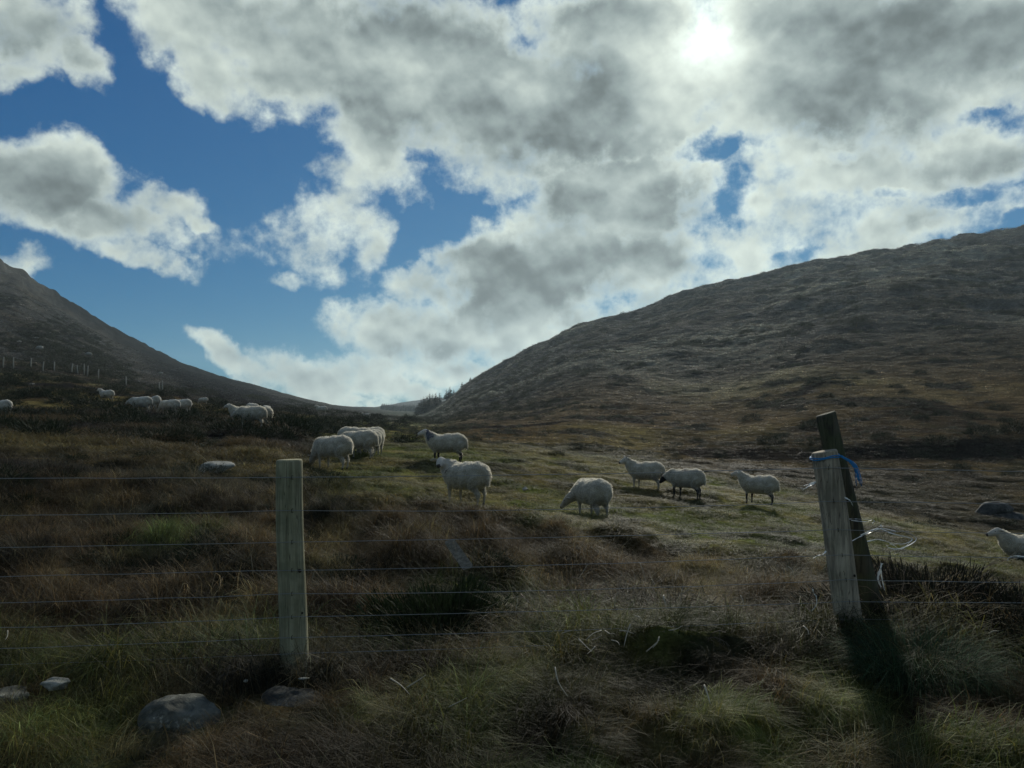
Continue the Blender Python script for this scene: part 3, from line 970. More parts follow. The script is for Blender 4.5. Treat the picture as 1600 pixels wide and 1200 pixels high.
m_rock = rock_material('granite', (.15, .15, .12, 1), (.05, .052, .042, 1), (.32, .32, .26, 1))
m_pale = rock_material('pale_granite', (.34, .335, .285, 1), (.16, .16, .13, 1), (.46, .455, .40, 1))
m_drock = rock_material('dark_granite', (.065, .068, .06, 1), (.025, .027, .025, 1), (.17, .175, .155, 1))


def rock_mesh(name, sx, sy, sz, seed, mat, lev=4, rough=.2):
    bm = bmesh.new(); bmesh.ops.create_icosphere(bm, subdivisions=lev, radius=1)
    co = np.array([v.co[:] for v in bm.verts])
    g = np.random.default_rng(seed)
    # facet it with a handful of cutting planes, then roughen
    for i in range(14):
        nrm = g.normal(0, 1, 3); nrm /= np.linalg.norm(nrm)
        dd = g.uniform(.55, .85)
        h = co @ nrm - dd
        co = co - np.where(h > 0, h * .97, 0)[:, None] * nrm
    n1 = fbm(co[:, 0] * 1.6 + seed, co[:, 1] * 1.6 + co[:, 2] * 1.3, seed, 5)
    co = co * (1 + rough * n1[:, None])
    co = co * np.array([sx, sy, sz])
    for v, c in zip(bm.verts, co): v.co = c
    me_ = bpy.data.meshes.new(name); bm.to_mesh(me_); bm.free()
    me_.materials.append(mat)
    me_.polygons.foreach_set('use_smooth', [True] * len(me_.polygons))
    return me_


# ------------------------------------------------------------------ fence
def log_post(name, base, top, radius, mat, seed, parent, n=28, rings=26, slant=0.0):
    base, top = np.array(base, float), np.array(top, float)
    ax = top - base; L_ = np.linalg.norm(ax); ax /= L_
    ref = np.array([1.0, 0, 0]); a = ref - ax * (ref @ ax); a /= np.linalg.norm(a); c_ = np.cross(ax, a)
    V, Q = [], []
    for i in range(rings):
        q = i / (rings - 1)
        p = base + ax * (L_ * q) + a * .006 * math.sin(q * 5 + seed) + c_ * .005 * math.sin(q * 4 + seed * 2)
        for j in range(n):
            th = 2 * math.pi * j / n
            r_ = radius * (1.03 - .07 * q) * (1 + .03 * float(vnoise(math.cos(th) * 2 + seed, math.sin(th) * 2 + q * 1.5, seed)) + .012 * float(vnoise(th * 6, q * 2, seed + 3)))
            w = p + r_ * (a * math.cos(th) + c_ * math.sin(th))
            if i == rings - 1:
                w = w - (w - p) * .07 + ax * (slant * math.cos(th + .5))
            elif i == rings - 2:
                w = p + (w - p) + ax * (L_ / (rings - 1) * .78 + slant * .9 * math.cos(th + .5))
            V.append(w - base)
    for i in range(rings - 1):
        for j in range(n):
            Q.append((i * n + j, i * n + (j + 1) % n, (i + 1) * n + (j + 1) % n, (i + 1) * n + j))
    c = len(V); V.append(top - base - ax * .004)
    for j in range(n): Q.append(((rings - 1) * n + j, (rings - 1) * n + (j + 1) % n, c))
    o = obj(name, pymesh(name, V, Q, mat), parent); o.location = base
    return o, ax


D1, D2 = 4.30, 4.50
fence = empty('wire_fence', (0, 4.4, 0), 0, 'wire stock fence across the foreground between pale round post and leaning weathered post', 'fence')
fo = Vector((0, 4.4, 0))


def fobj(name, V, Q, mat, label=None, smooth=True):
    V = [np.array(v) - np.array(fo) for v in V]
    return obj(name, pymesh(name, V, Q, mat, smooth), fence, label)


p1, ax1 = log_post('post', pt(459, 1075, D1 + .06), pt(453.5, 718, D1 + .06), .0765, m_post, 1, fence)
p1.location = Vector(p1.location) - fo; p1['label'] = 'pale green grey round fence post standing upright left of centre'
p2, ax2 = log_post('post', pt(1334, 1010, D2 + .06), pt(1287, 705, D2 + .06), .0775, m_post2, 4, fence, slant=.004)
p2.location = Vector(p2.location) - fo; p2['label'] = 'weathered grey brown fence post leaning left with blue twine round its top'
pl, _ = log_post('post', (-4.55, D1, 0.0), (-4.5, D1, 1.2), .075, m_post, 7, fence); pl.location = Vector(pl.location) - fo
pr, _ = log_post('post', (5.4, D2 + .1, 0.0), (5.35, D2 + .1, 1.3), .075, m_post2, 9, fence); pr.location = Vector(pr.location) - fo
V1 = [746, 798, 847, 891, 928, 964, 996, 1021]
V2 = [731, 783, 828, 867, 906, 940, 967, 988]
VL = [745, 801, 856, 903, 947, 981, 1013, 1042]
VR = [742, 788, 832, 872, 909, 943, 972, 995]
for i in range(8):
    A = np.array([-4.5, D1 - .07, pz(VL[i], D1)]); B = pt(456, V1[i], D1 - .022)
    vv = V2[i]; C = pt(1290 + (vv - 705) * .157, vv, D2 - .022); D_ = np.array([5.35, D2 + .02, pz(VR[i], D2)])
    pts = []
    g = np.random.default_rng(900 + i)
    for a_, b_ in ((A, B), (B, C), (C, D_)):
        m = 14; sag = g.uniform(.004, .02)
        for q in range(m):
            s_ = q / m
            p = a_ * (1 - s_) + b_ * s_; p[2] -= sag * 4 * s_ * (1 - s_); p[2] += g.normal(0, .0012)
            pts.append(p)
    pts.append(D_)
    V, Q = tube(pts, .0016 if i else .0019, 5)
    fobj('wire', V, Q, m_wire)
    # staple holding the wire on each post and the shallow groove it has worn
    for P_, ax in ((B, ax1), (C, ax2)):
        s1 = [P_ + ax * .010 + np.array([0.004, .012, 0]), P_ + ax * .010 + np.array([0, -.005, 0]), P_ - ax * .010 + np.array([0, -.005, 0]), P_ - ax * .010 + np.array([0.004, .012, 0])]
        V, Q = tube(s1, .0016, 5)
        fobj('staple', V, Q, m_knot)


def wire_at(i, s):
    """point of wire i at fraction s between the two visible posts"""
    B = pt(456, V1[i], D1 - .022); vv = V2[i]; C = pt(1290 + (vv - 705) * .157, vv, D2 - .022)
    return B * (1 - s) + C * s


g = np.random.default_rng(55)
for s in np.concatenate([np.arange(.09, .99, .101), np.arange(-.95, -.02, .101), np.arange(1.08, 1.9, .101)]):
    pts = [wire_at(i, s) + np.array([g.normal(0, .004), .002, 0]) for i in range(1 if s > 0 else 0, 8)]
    pts.append(pts[-1] + np.array([0, 0, -.05]))
    V, Q = tube(pts, .00045, 4)
    fobj('stay_wire', V, Q, m_rust)
for (u_, v_, D_, r_) in ((448, 813, D1, .007), (467, 893, D1, .010), (453, 910, D1, .008), (470, 960, D1, .006), (447, 990, D1, .006),
                         (1311, 838, D2, .013), (1309, 806, D2, .007), (1336, 900, D2, .007)):
    c = pt(u_, v_, D_ - .018)
    if D_ == D1: c[1] = D1 + .06 - math.sqrt(max(.0755 ** 2 - (c[0] - pt(456, v_, D1)[0]) ** 2, 1e-4))
    else: c[1] = D2 + .06 - math.sqrt(max(.0765 ** 2 - (c[0] - px(1290 + (v_ - 705) * .157, v_, D2 + .06)) ** 2, 1e-4))
    V, Q = [], []
    for k_, (rr_, dy) in enumerate(((1, .003), (.8, -.0025), (.35, -.001))):
        for j in range(10):
            th = 2 * math.pi * j / 10; V.append(c + np.array([rr_ * r_ * math.cos(th), dy, rr_ * r_ * 1.2 * math.sin(th)]))
    for k_ in range(2):
        for j in range(10): Q.append((k_ * 10 + j, k_ * 10 + (j + 1) % 10, (k_ + 1) * 10 + (j + 1) % 10, (k_ + 1) * 10 + j))
    Q.append(tuple(20 + j for j in range(10)))
    fobj('knot', V, Q, m_knot)

mp_, _ = log_post('old_post', pt(1375, 1010, 4.78), pt(1291, 646, 4.78), .064, m_moss, 13, None, slant=.006)
tag(mp_, 'dark mossy old post leaning behind the twine tied fence post, taller than it', 'post')

# blue twine
c0 = pt(1289, 715, D2 + .06)
loop = []
for k_ in range(26):
    th = 2 * math.pi * k_ / 25
    loop.append(c0 + .083 * np.array([math.cos(th), math.sin(th), 0]) + np.array([0, 0, .012 * math.cos(th) + .004 * math.sin(3 * th)]))
parts = [tube(loop, .0035, 6), tube([p + np.array([0, 0, .009 + .003 * math.sin(i)]) for i, p in enumerate(loop)], .003, 6)]
g = np.random.default_rng(66)
for k_ in range(9):
    e = pt(1343 + g.uniform(-5, 5), 752 + g.uniform(-9, 8), D2 + g.uniform(-.03, .05))
    parts.append(tube(curve_pts([c0 + np.array([.075, -.03, .008]), pt(1318 + g.uniform(-2, 2), 714 + g.uniform(-2, 3), D2), pt(1335 + g.uniform(-2, 4), 729 + g.uniform(-3, 3), D2), e], 12), .0024, 5))
V, Q = join(parts)
tw = obj('twine', pymesh('twine', [np.array(v) - c0 for v in V], Q, m_twine)); tw.location = c0
tag(tw, 'bright blue baler twine knotted round the leaning post with frayed ends blowing right', 'twine')


# torn white plastic caught on the wires
def ribbon(pts, w, n=20, seed=0):
    g_ = np.random.default_rng(seed)
    P_ = np.array(curve_pts(pts, n)); T = np.gradient(P_, axis=0)
    V, Q = [], []
    tw_ = g_.uniform(0, 3)
    for i, p in enumerate(P_):
        tw_ += g_.normal(0, .35)
        tt = T[i] / (np.linalg.norm(T[i]) + 1e-9)
        s_ = np.cross(tt, np.array([0, -1, 0.2])); s_ /= np.linalg.norm(s_) + 1e-9
        o_ = s_ * math.cos(tw_) + np.cross(tt, s_) * math.sin(tw_)
        ww = w * (.6 + .5 * abs(math.sin(i * .7 + seed))) * (1 - .6 * i / len(P_))
        V += [p - o_ * ww / 2, p + o_ * ww / 2]
    n2 = len(V)
    V += [v + np.array([0, .0012, .0003]) for v in V[:n2]]
    for i in range(len(P_) - 1):
        a_ = 2 * i
        Q.append((a_, a_ + 1, a_ + 3, a_ + 2)); Q.append((n2 + a_, n2 + a_ + 2, n2 + a_ + 3, n2 + a_ + 1))
        Q.append((a_, a_ + 2, n2 + a_ + 2, n2 + a_)); Q.append((a_ + 1, n2 + a_ + 1, n2 + a_ + 3, a_ + 3))
    return V, Q


def plastic(label, ribbons, group=None, d=D2, mat=None):
    parts = []
    for k_, (w, pp) in enumerate(ribbons):
        parts.append(ribbon([pt(a_, b_, d + (c[0] if c else 0)) for a_, b_, *c in pp], w, 22, k_ + int(pp[0][0])))
    V, Q = join(parts); o0 = np.array(V[0])
    o = obj('plastic_strip', pymesh('plastic_strip', [np.array(v) - o0 for v in V], Q, mat or m_plastic, False)); o.location = o0
    return tag(o, label, 'plastic strip', group)


G = 'torn plastic strips caught on the fence'
plastic('white torn plastic strip sticking out left of the leaning post near its top', [(.012, [(1275, 753), (1266, 757), (1258, 763), (1246, 762)]), (.009, [(1272, 756), (1262, 761), (1254, 766)]), (.006, [(1270, 754), (1256, 759)])], G)
plastic('thin white plastic strand lying level across the old mossy post', [(.009, [(1323, 811), (1340, 811), (1365, 813), (1363, 818)]), (.005, [(1330, 813), (1350, 815), (1362, 813)])], G, 4.6)
plastic('tangle of looping white plastic strands blown right of the old mossy post',
        [(.009, [(1330, 846), (1345, 838), (1360, 832), (1378, 826, .1), (1400, 830, .1)]),
         (.007, [(1362, 829), (1380, 822), (1410, 829, .2), (1432, 841, .2), (1420, 852, .1), (1400, 858), (1385, 853), (1402, 850)]),
         (.007, [(1345, 836), (1372, 826), (1395, 834), (1425, 842, .1), (1412, 850), (1390, 848)]),
         (.006, [(1355, 846), (1372, 843), (1390, 848), (1408, 858), (1421, 848)]),
         (.012, [(1376, 820), (1380, 828), (1392, 834)])], G, 4.65)
plastic('short curled white plastic scrap beside the leaning post where a wire meets it', [(.009, [(1291, 861), (1286, 866), (1278, 868), (1271, 872)])], G)
plastic('pale bluish plastic strip hanging down in the brambles behind the leaning post', [(.02, [(1378, 880), (1374, 893), (1372, 905), (1377, 918)]), (.012, [(1377, 884), (1377, 897), (1382, 922)])], G, 4.9)
plastic('little white plastic curl dangling left of the leaning post low down', [(.008, [(1270, 918), (1271, 926), (1276, 932)]), (.004, [(1275, 930), (1276, 944), (1268, 955)])], G, 4.45)
plastic('white scrap of plastic pinned to the side of the leaning post halfway up', [(.009, [(1317, 776), (1328, 782), (1333, 791)])], G)
plastic('white plastic scrap snagged in the dark gorse left of centre', [(.014, [(543, 962), (552, 966), (562, 964), (575, 970)]), (.009, [(556, 964), (563, 956), (570, 949)]), (.01, [(548, 967), (560, 971), (580, 968)])], G, 5.6)
plastic('white plastic sliver hanging on the lowest wires at the right edge of the frame', [(.012, [(1574, 873), (1585, 869), (1604, 870)]), (.005, [(1576, 873), (1574, 876)])], G, 4.6)

# plank in the bank
def hit(u, v, up=.0, d0=3.3):
    """the point on the ground (plus a little) that shows at a photo pixel"""
    d = d0
    while d < 60 and pz(v, d) > ground_z((u - 800) / F * d, d) + up: d += .04
    return pt(u, v, d)


a_, b_ = hit(702, 848, .36, 5), hit(730, 889, .34, 5)
wd = np.array([.075, 0, .02]); th = np.array([0, .03, .02])
V = [a_ - wd * .5, a_ + wd * .5, b_ + wd * .55, b_ - wd * .45]
V = V + [v + th for v in V]
Q = [(0, 3, 2, 1), (4, 5, 6, 7), (0, 1, 5, 4), (1, 2, 6, 5), (2, 3, 7, 6), (3, 0, 4, 7)]
pk = obj('plank', pymesh('plank', [np.array(v) - a_ for v in V], Q, m_plank, False)); pk.location = a_
tag(pk, 'weathered board lying aslant on the grassy bank behind the fence', 'plank')

# ------------------------------------------------------------------ stones
def place_rock(u, v, d, sx, sy, sz, seed, mat, label, rz=0, sink=.35, lev=4, group=None, zoff=0, cat='rock'):
    x = (u - 800) / F * d
    o = obj('rock', rock_mesh('rock', sx, sy, sz, seed, mat, lev)); o.rotation_euler = (0, 0, rz)
    o.location = (x, d, pz(v, d) - sz * .0 if v else ground_z(x, d) + sz * (1 - sink) - sz * .35 + zoff)
    return tag(o, label, cat, group)


place_rock(292, 1127, 3.65, .19, .16, .15, 3, m_rock, 'big angular grey boulder bedded in the verge grass at bottom left', .2, lev=5)
place_rock(458, 1102, 3.98, .17, .15, .11, 8, m_drock, 'dark low boulder in the earth at the foot of the pale fence post', .4)
place_rock(98, 1068, 3.95, .075, .055, .032, 12, m_pale, 'pale white stone lying in the grass at the far left of the verge', .1)
place_rock(26, 1088, 3.95, .10, .08, .05, 14, m_rock, 'pale stone half buried in grass, cut by the left edge of the frame', .7)
place_rock(515, 1122, 3.75, .045, .03, .014, 15, m_rock, 'flat grey slip of stone in the black soil right of the dark boulder', .4, lev=3)
place_rock(472, 1142, 3.6, .03, .03, .022, 17, m_rock, 'small round grey stone on the soil below the dark boulder', lev=3)
place_rock(455, 1138, 3.62, .018, .018, .012, 18, m_rock, 'tiny grey pebble just left of the small round stone', lev=3)
place_rock(389, 1064, 4.0, .018, .012, .008, 19, m_pale, 'white fleck of stone between boulder and pale fence post', lev=3)
place_rock(478, 1060, 4.05, .035, .02, .006, 20, m_pale, 'thin pale stone chip at the right foot of the pale fence post', lev=3)
place_rock(580, 1175, 3.3, .06, .05, .03, 22, m_drock, 'low dark stone in the grass at the bottom of the verge', lev=3)
place_rock(337, 729, 12.0, .30, .24, .15, 24, m_pale, 'flat topped pale lichened rock on the crest of the grassy bank', .1)
place_rock(1545, 800, 24.5, .75, .6, .42, 31, m_drock, 'largest dark boulder of the pile in the gully at right', .3, group='boulders in the gully')
place_rock(1572, 812, 24.0, .55, .5, .32, 32, m_drock, 'dark slab topped boulder between the largest boulder and the right edge', .9, group='boulders in the gully')
place_rock(1522, 832, 23.0, .5, .4, .20, 33, m_drock, 'low dark boulder at the near left of the gully pile', .2, group='boulders in the gully')
place_rock(1548, 838, 22.5, .38, .3, .16, 34, m_drock, 'low dark boulder at the front of the gully pile near the cut off sheep', 1.2, group='boulders in the gully')
place_rock(1494, 821, 23.0, .26, .14, .07, 35, m_pale, 'small pale flat stone left of the gully boulders', .1, lev=3, group='boulders in the gully')
place_rock(820, 764, 14.8, .07, .06, .04, 36, m_pale, 'small pale stone on the pasture between the two nearest sheep', lev=3)
for (u_, v_, d_, s_, l_) in ((27, 535, 150, .9, 'small pale rock high on the left hillside by the left edge'), (60, 543, 140, .8, 'small pale rock on the left hillside, second from the left edge'),
                             (136, 553, 150, .8, 'small pale rock on the left hillside above the row of posts'), (50, 602, 64, .55, 'bright pale rock in the scrub near the left edge'),
                             (250, 583, 150, .6, 'tiny pale rock low on the left hillside'), (1338, 600, 90, .8, 'small pale rock on the slope of the right hill'),
                             (1450, 695, 42, .3, 'little pale rock on the field bank of the right hill')):
    place_rock(u_, v_, d_, s_, s_ * .7, s_ * .5, int(u_) + 5, m_pale, l_, lev=2)



# ------------------------------------------------------------------ sheep
def wool_mat(name, base, dark):
    m, t, b = material(name, .95, .05)
    co = t.new('ShaderNodeTexCoord').outputs['Object']
    n1 = t.noise(co, 5, 5, .6); n2 = t.noise(co, 55, 5, .7)
    c = t.mix(t.ramp(n1, .35, .65), dark, base)
    c = t.mix(t.math('MULTIPLY', t.ramp(n2, .48, .66), .5), c, dark)
    z_ = t.new('ShaderNodeSeparateXYZ'); t.l.new(co, z_.inputs[0])
    # soiled belly and breech, with the belly's shade painted into the same colour
    dirt_shade = t.math('MULTIPLY', t.ramp(z_.outputs[2], .28, .52, 1, 0), t.ramp(n1, .4, .6, .3, .9))
    c = t.mix(dirt_shade, c, (.16, .14, .10, 1))
    t.l.new(c, b.inputs['Base Color'])
    b.inputs['Sheen Weight'].default_value = .6; b.inputs['Sheen Roughness'].default_value = .4
    bump(t, b, t.math('ADD', n2, n1), 1.0, .012)
    return m


m_wool = wool_mat('cream_wool', (.52, .49, .405, 1), (.30, .28, .215, 1))
m_face = wool_mat('white_face', (.54, .50, .42, 1), (.36, .33, .26, 1))
m_skin, t, b = material('black_face', .85, .2); b.inputs['Base Color'].default_value = (.022, .022, .024, 1)
m_leg, t, b = material('pale_leg', .85, .15); b.inputs['Base Color'].default_value = (.30, .28, .23, 1)
m_horn, t, b = material('horn', .6, .3); b.inputs['Base Color'].default_value = (.36, .32, .24, 1)
m_eye, t, b = material('eye', .2, .6); b.inputs['Base Color'].default_value = (.01, .01, .01, 1)
m_hoof, t, b = material('hoof', .6, .3); b.inputs['Base Color'].default_value = (.04, .035, .03, 1)
m_mark, t, b = material('stock_mark_wool', .95, .05); b.inputs['Base Color'].default_value = (.09, .10, .12, 1)
m_fibre = plant_material('wool_fibre', .72, .8, .05, inst=False)


def ico(lev):
    bm = bmesh.new(); bmesh.ops.create_icosphere(bm, subdivisions=lev, radius=1)
    v = np.array([q.co[:] for q in bm.verts]); f = [tuple(x_.index for x_ in p.verts) for p in bm.faces]; bm.free()
    return v, f


ICO = ico(2)


def chain(P_, R_, step=.35):
    """overlapping balls along a tapered limb: list of (centre, radii)"""
    out = []
    for i in range(len(P_) - 1):
        a_, b_ = np.array(P_[i], float), np.array(P_[i + 1], float)
        ra, rb = np.array(R_[i]) * np.ones(3), np.array(R_[i + 1]) * np.ones(3)
        L_ = np.linalg.norm(b_ - a_); n = max(1, int(math.ceil(L_ / (step * min(ra.min(), rb.min())))))
        for k_ in range(n + 1):
            q = k_ / n; out.append((a_ * (1 - q) + b_ * q, ra * (1 - q) + rb * q))
    return out


def sheep_mesh(pose, face='white', legs='pale', voxel=.02, mark=None, fat=1.0):
    """one continuous body facing +X, feet at z=0; returns mesh, head frame"""
    balls = []
    w = fat
    # trunk: rump, barrel, shoulder
    balls += chain([(-.37, 0, .50), (-.27, 0, .495), (-.08, 0, .475), (.12, 0, .465), (.27, 0, .485), (.34, 0, .50)],
                   [(.13, .165 * w, .19), (.19, .205 * w, .228), (.20, .23 * w, .235), (.20, .222 * w, .23), (.16, .185 * w, .205), (.12, .15 * w, .17)])
    balls += chain([(-.46, 0, .56), (-.50, 0, .44), (-.49, 0, .36)], [.045, .038, .028])            # tail
    heads = {
        'up': ((.34, 0, .56), (.45, 0, .68), (.52, 0, .745), (1, 0, -.22)),
        'level': ((.36, 0, .54), (.50, 0, .60), (.58, 0, .62), (.86, 0, -.5)),
        'graze': ((.34, 0, .50), (.47, 0, .34), (.54, 0, .25), (.55, 0, -.83)),
        'turn_left': ((.34, 0, .56), (.44, .05, .64), (.48, .10, .70), (-.55, .84, -.22)),
        'turn_half': ((.34, 0, .56), (.46, .04, .68), (.50, .07, .74), (.62, .76, -.25)),
        'graze_left': ((.34, 0, .50), (.42, .13, .38), (.45, .23, .31), (.42, .62, -.66)),
        'low': ((.36, 0, .52), (.50, 0, .50), (.58, 0, .47), (.80, 0, -.6)),
    }
    n0, n1, hc, fd = [np.array(q, float) for q in heads[pose]]
    fd = fd / np.linalg.norm(fd)
    balls += chain([n0, (n0 + n1) / 2, n1, hc], [(.17, .15, .18), (.135, .125, .145), (.105, .10, .11), .082])
    up = np.array([0, 0, 1.0]); upv = up - fd * (up @ fd); upv /= np.linalg.norm(upv); sd = np.cross(upv, fd)
    balls += chain([hc, hc + fd * .07 - upv * .004, hc + fd * .14 - upv * .018, hc + fd * .19 - upv * .022], [.080, .070, .052, .040])
    balls += chain([hc + upv * .03, hc + fd * .05 + upv * .022], [.055, .048])
    # legs: fronts with the wrist low, hinds with knee at the belly and a hock pointing back
    for s_ in (-1, 1):
        off = .03 * s_
        balls += chain([(.23 + off, s_ * .105, .40), (.24 + off, s_ * .105, .26), (.245 + off, s_ * .10, .15), (.24 + off, s_ * .10, .055), (.255 + off, s_ * .10, .02)],
                       [.07, .036, .026, .019, .026], .5)
        o2 = -.03 * s_
        balls += chain([(-.28 + o2, s_ * .12, .44), (-.24 + o2, s_ * .125, .32), (-.35 + o2, s_ * .11, .20), (-.335 + o2, s_ * .11, .06), (-.32 + o2, s_ * .11, .02)],
                       [(.12, .09, .13), .068, .030, .021, .027], .5)
    V, Q = [], []
    v0, f0 = ICO
    allv = np.concatenate([c[None, :] + v0 * r_[None, :] for c, r_ in balls])
    k_ = len(v0)
    Q = [tuple(i + b_ * k_ for i in f) for b_ in range(len(balls)) for f in f0]
    tmp = pymesh('sheep_tmp', allv, Q, m_wool)
    o = bpy.data.objects.new('sheep_tmp', tmp); COL.objects.link(o)
    md = o.modifiers.new('r', 'REMESH'); md.mode = 'VOXEL'; md.voxel_size = voxel; md.use_smooth_shade = True
    ms = o.modifiers.new('s', 'SMOOTH'); ms.factor = .5; ms.iterations = 3
    dg = bpy.context.evaluated_depsgraph_get(); dg.update()
    me_ = bpy.data.meshes.new_from_object(o.evaluated_get(dg), depsgraph=dg)
    bpy.data.objects.remove(o); bpy.data.meshes.remove(tmp)
    me_.name = 'sheep_body'
    n = len(me_.vertices)
    co = np.empty(n * 3, np.float32); me_.vertices.foreach_get('co', co); co = co.reshape(-1, 3).astype(float)
    nm = np.empty(n * 3, np.float32); me_.vertices.foreach_get('normal', nm); nm = nm.reshape(-1, 3)
    hd = np.linalg.norm(co - (hc + fd * .08), axis=1)
    woolw = sstep(.15, .20, hd) * sstep(.20, .30, co[:, 2] + .1 * (np.abs(co[:, 0] + .3) < .2))
    lump = fbm(co[:, 0] * 9 + co[:, 2] * 5, co[:, 1] * 9 - co[:, 2] * 7, 5, 3) * .017 + fbm(co[:, 0] * 30 + co[:, 2] * 11, co[:, 1] * 30 - co[:, 2] * 23, 8, 2) * .006
    co += nm * (lump * woolw)[:, None]
    co[:, 2] = np.maximum(co[:, 2], 0)
    me_.vertices.foreach_set('co', co.astype(np.float32).ravel())
    me_.materials.clear()
    fm = m_skin if face == 'black' else m_face
    lm = m_skin if legs == 'black' else m_leg
    for m in (m_wool, fm, lm, m_hoof, m_mark): me_.materials.append(m)
    ctr = np.empty(len(me_.polygons) * 3, np.float32); me_.polygons.foreach_get('center', ctr); ctr = ctr.reshape(-1, 3)
    mi = np.zeros(len(ctr), np.int32)
    rel = ctr - hc
    along = rel @ fd
    hd2 = np.linalg.norm(rel, axis=1)
    mi[(along > -.015) & (hd2 < .28)] = 1
    mi[(along > .195) & (hd2 < .28)] = 3
    mi[(ctr[:, 2] < .25) & (hd2 > .25)] = 2
    mi[(ctr[:, 2] < .035) & (hd2 > .25)] = 3
    if mark == 'neck':
        c = (n0 + n1) / 2 + np.array([.03, 0, .04])
        mi[(np.linalg.norm((ctr - c) * np.array([1, .7, .8]), axis=1) < .125 + .03 * vnoise(ctr[:, 0] * 20, ctr[:, 2] * 20, 4)) & (mi == 0)] = 4
        mi[(hd2 < .16) & (along < .0) & (mi == 0)] = 1
    if mark == 'rump':
        mi[(np.linalg.norm(ctr - np.array([-.45, .07, .50]), axis=1) < .10) & (mi == 0)] = 4
    if mark == 'back':
        mi[(np.abs(ctr[:, 0] + .02) < .10 + .05 * vnoise(ctr[:, 0] * 9, ctr[:, 1] * 9, 6)) & (ctr[:, 2] > .66) & (mi == 0)] = 4
    me_.polygons.foreach_set('material_index', mi)
    me_.polygons.foreach_set('use_smooth', [True] * len(me_.polygons))
    me_.update()
    # fleece fibres that catch the light along the outline
    g_ = np.random.default_rng(3)
    cand = np.where(woolw > .6)[0]
    pick = g_.choice(cand, min(len(cand), 7000), replace=False)
    P_, N_ = co[pick], nm[pick].astype(float)
    q = N_ + g_.normal(0, .45, P_.shape) + np.array([-.25, 0, -.25]); q /= np.linalg.norm(q, axis=1)[:, None]
    L_ = g_.uniform(.008, .022, len(pick))[:, None]
    sdv = np.cross(q, g_.normal(0, 1, q.shape)); sdv /= np.linalg.norm(sdv, axis=1)[:, None]
    fv = np.stack([P_ - sdv * .004, P_ + sdv * .004, P_ + q * L_ + sdv * .0015, P_ + q * L_ - sdv * .0015], 1).reshape(-1, 3)
    fl = mesh_from('fleece', fv, np.arange(len(fv)).reshape(-1, 4), m_fibre, False)
    br = g_.uniform(.45, .72, len(pick)); col_attr(fl, 'shade', np.repeat(np.stack([br, br * .95, br * .80], 1), 4, 0))
    return me_, fl, (hc, fd, upv, sd)


def ear_mesh(frame, s_, mat):
    hc, fd, up, sd = frame
    o0 = hc + sd * s_ * .055 + up * .025 - fd * .01
    d_ = sd * s_ * .95 + up * .02 - fd * .25; d_ /= np.linalg.norm(d_)
    wv = up * .8 + fd * .5; wv -= d_ * (wv @ d_); wv /= np.linalg.norm(wv); tv = np.cross(d_, wv)
    V, Q = [], []
    secs = [(0, .018), (.04, .034), (.08, .036), (.12, .026), (.15, .005)]
    for L_, w_ in secs:
        for j in range(6):
            th = 2 * math.pi * j / 6
            V.append(o0 + d_ * L_ + wv * w_ * math.cos(th) + tv * w_ * .28 * math.sin(th) - up * L_ * L_ * 1.2)
    for i in range(len(secs) - 1):
        for j in range(6): Q.append((i * 6 + j, i * 6 + (j + 1) % 6, (i + 1) * 6 + (j + 1) % 6, (i + 1) * 6 + j))
    Q.append(tuple(range(len(V) - 6, len(V))))
    return pymesh('ear', V, Q, mat)


def horn_mesh(frame, s_):
    hc, fd, up, sd = frame
    P_, R_ = [], []
    for k_ in range(12):
        q = k_ / 11; th = q * 3.4
        P_.append(hc + sd * s_ * (.03 + .17 * q) + up * (.06 + .04 * math.sin(th * .8)) - fd * (.03 * (1 - math.cos(th))))
        R_.append(.017 * (1 - .8 * q))
    V, Q = tube(P_, R_, 8)
    return pymesh('horn', V, Q, m_horn)


def eye_mesh(frame, s_):
    hc, fd, up, sd = frame
    c = hc + fd * .065 + up * .024 + sd * s_ * .050
    v0, f0 = ICO
    return pymesh('eye', [c + v * .014 for v in v0], f0, m_eye)


CACHE = {}


def sheep(u, d, heading, pose, label, face='white', legs='pale', horns=False, scale=1.0, mark=None, near=True, zoff=0.0, fat=1.0, group='hill sheep grazing the valley', v=None):
    key = (pose, face, legs, horns, mark, near, fat)
    if key not in CACHE:
        body, fl, fr = sheep_mesh(pose, face, legs, .017 if near else .03, mark, fat)
        fm = m_skin if face == 'black' else m_face
        kids = [('ear', ear_mesh(fr, 1, fm)), ('ear', ear_mesh(fr, -1, fm))]
        if near: kids += [('eye', eye_mesh(fr, 1)), ('eye', eye_mesh(fr, -1)), ('fleece', fl)]
        if horns: kids += [('horn', horn_mesh(fr, 1)), ('horn', horn_mesh(fr, -1))]
        CACHE[key] = (body, kids)
    body, kids = CACHE[key]
    p = at(u, d); p.z += zoff - .015
    if v is not None: p.z = pz(v, d)
    root = empty('sheep', p, R(heading), label, 'sheep', group)
    root.scale = (scale,) * 3
    obj('body', body, root)
    for nm_, mm in kids: obj(nm_, mm, root)
    return root


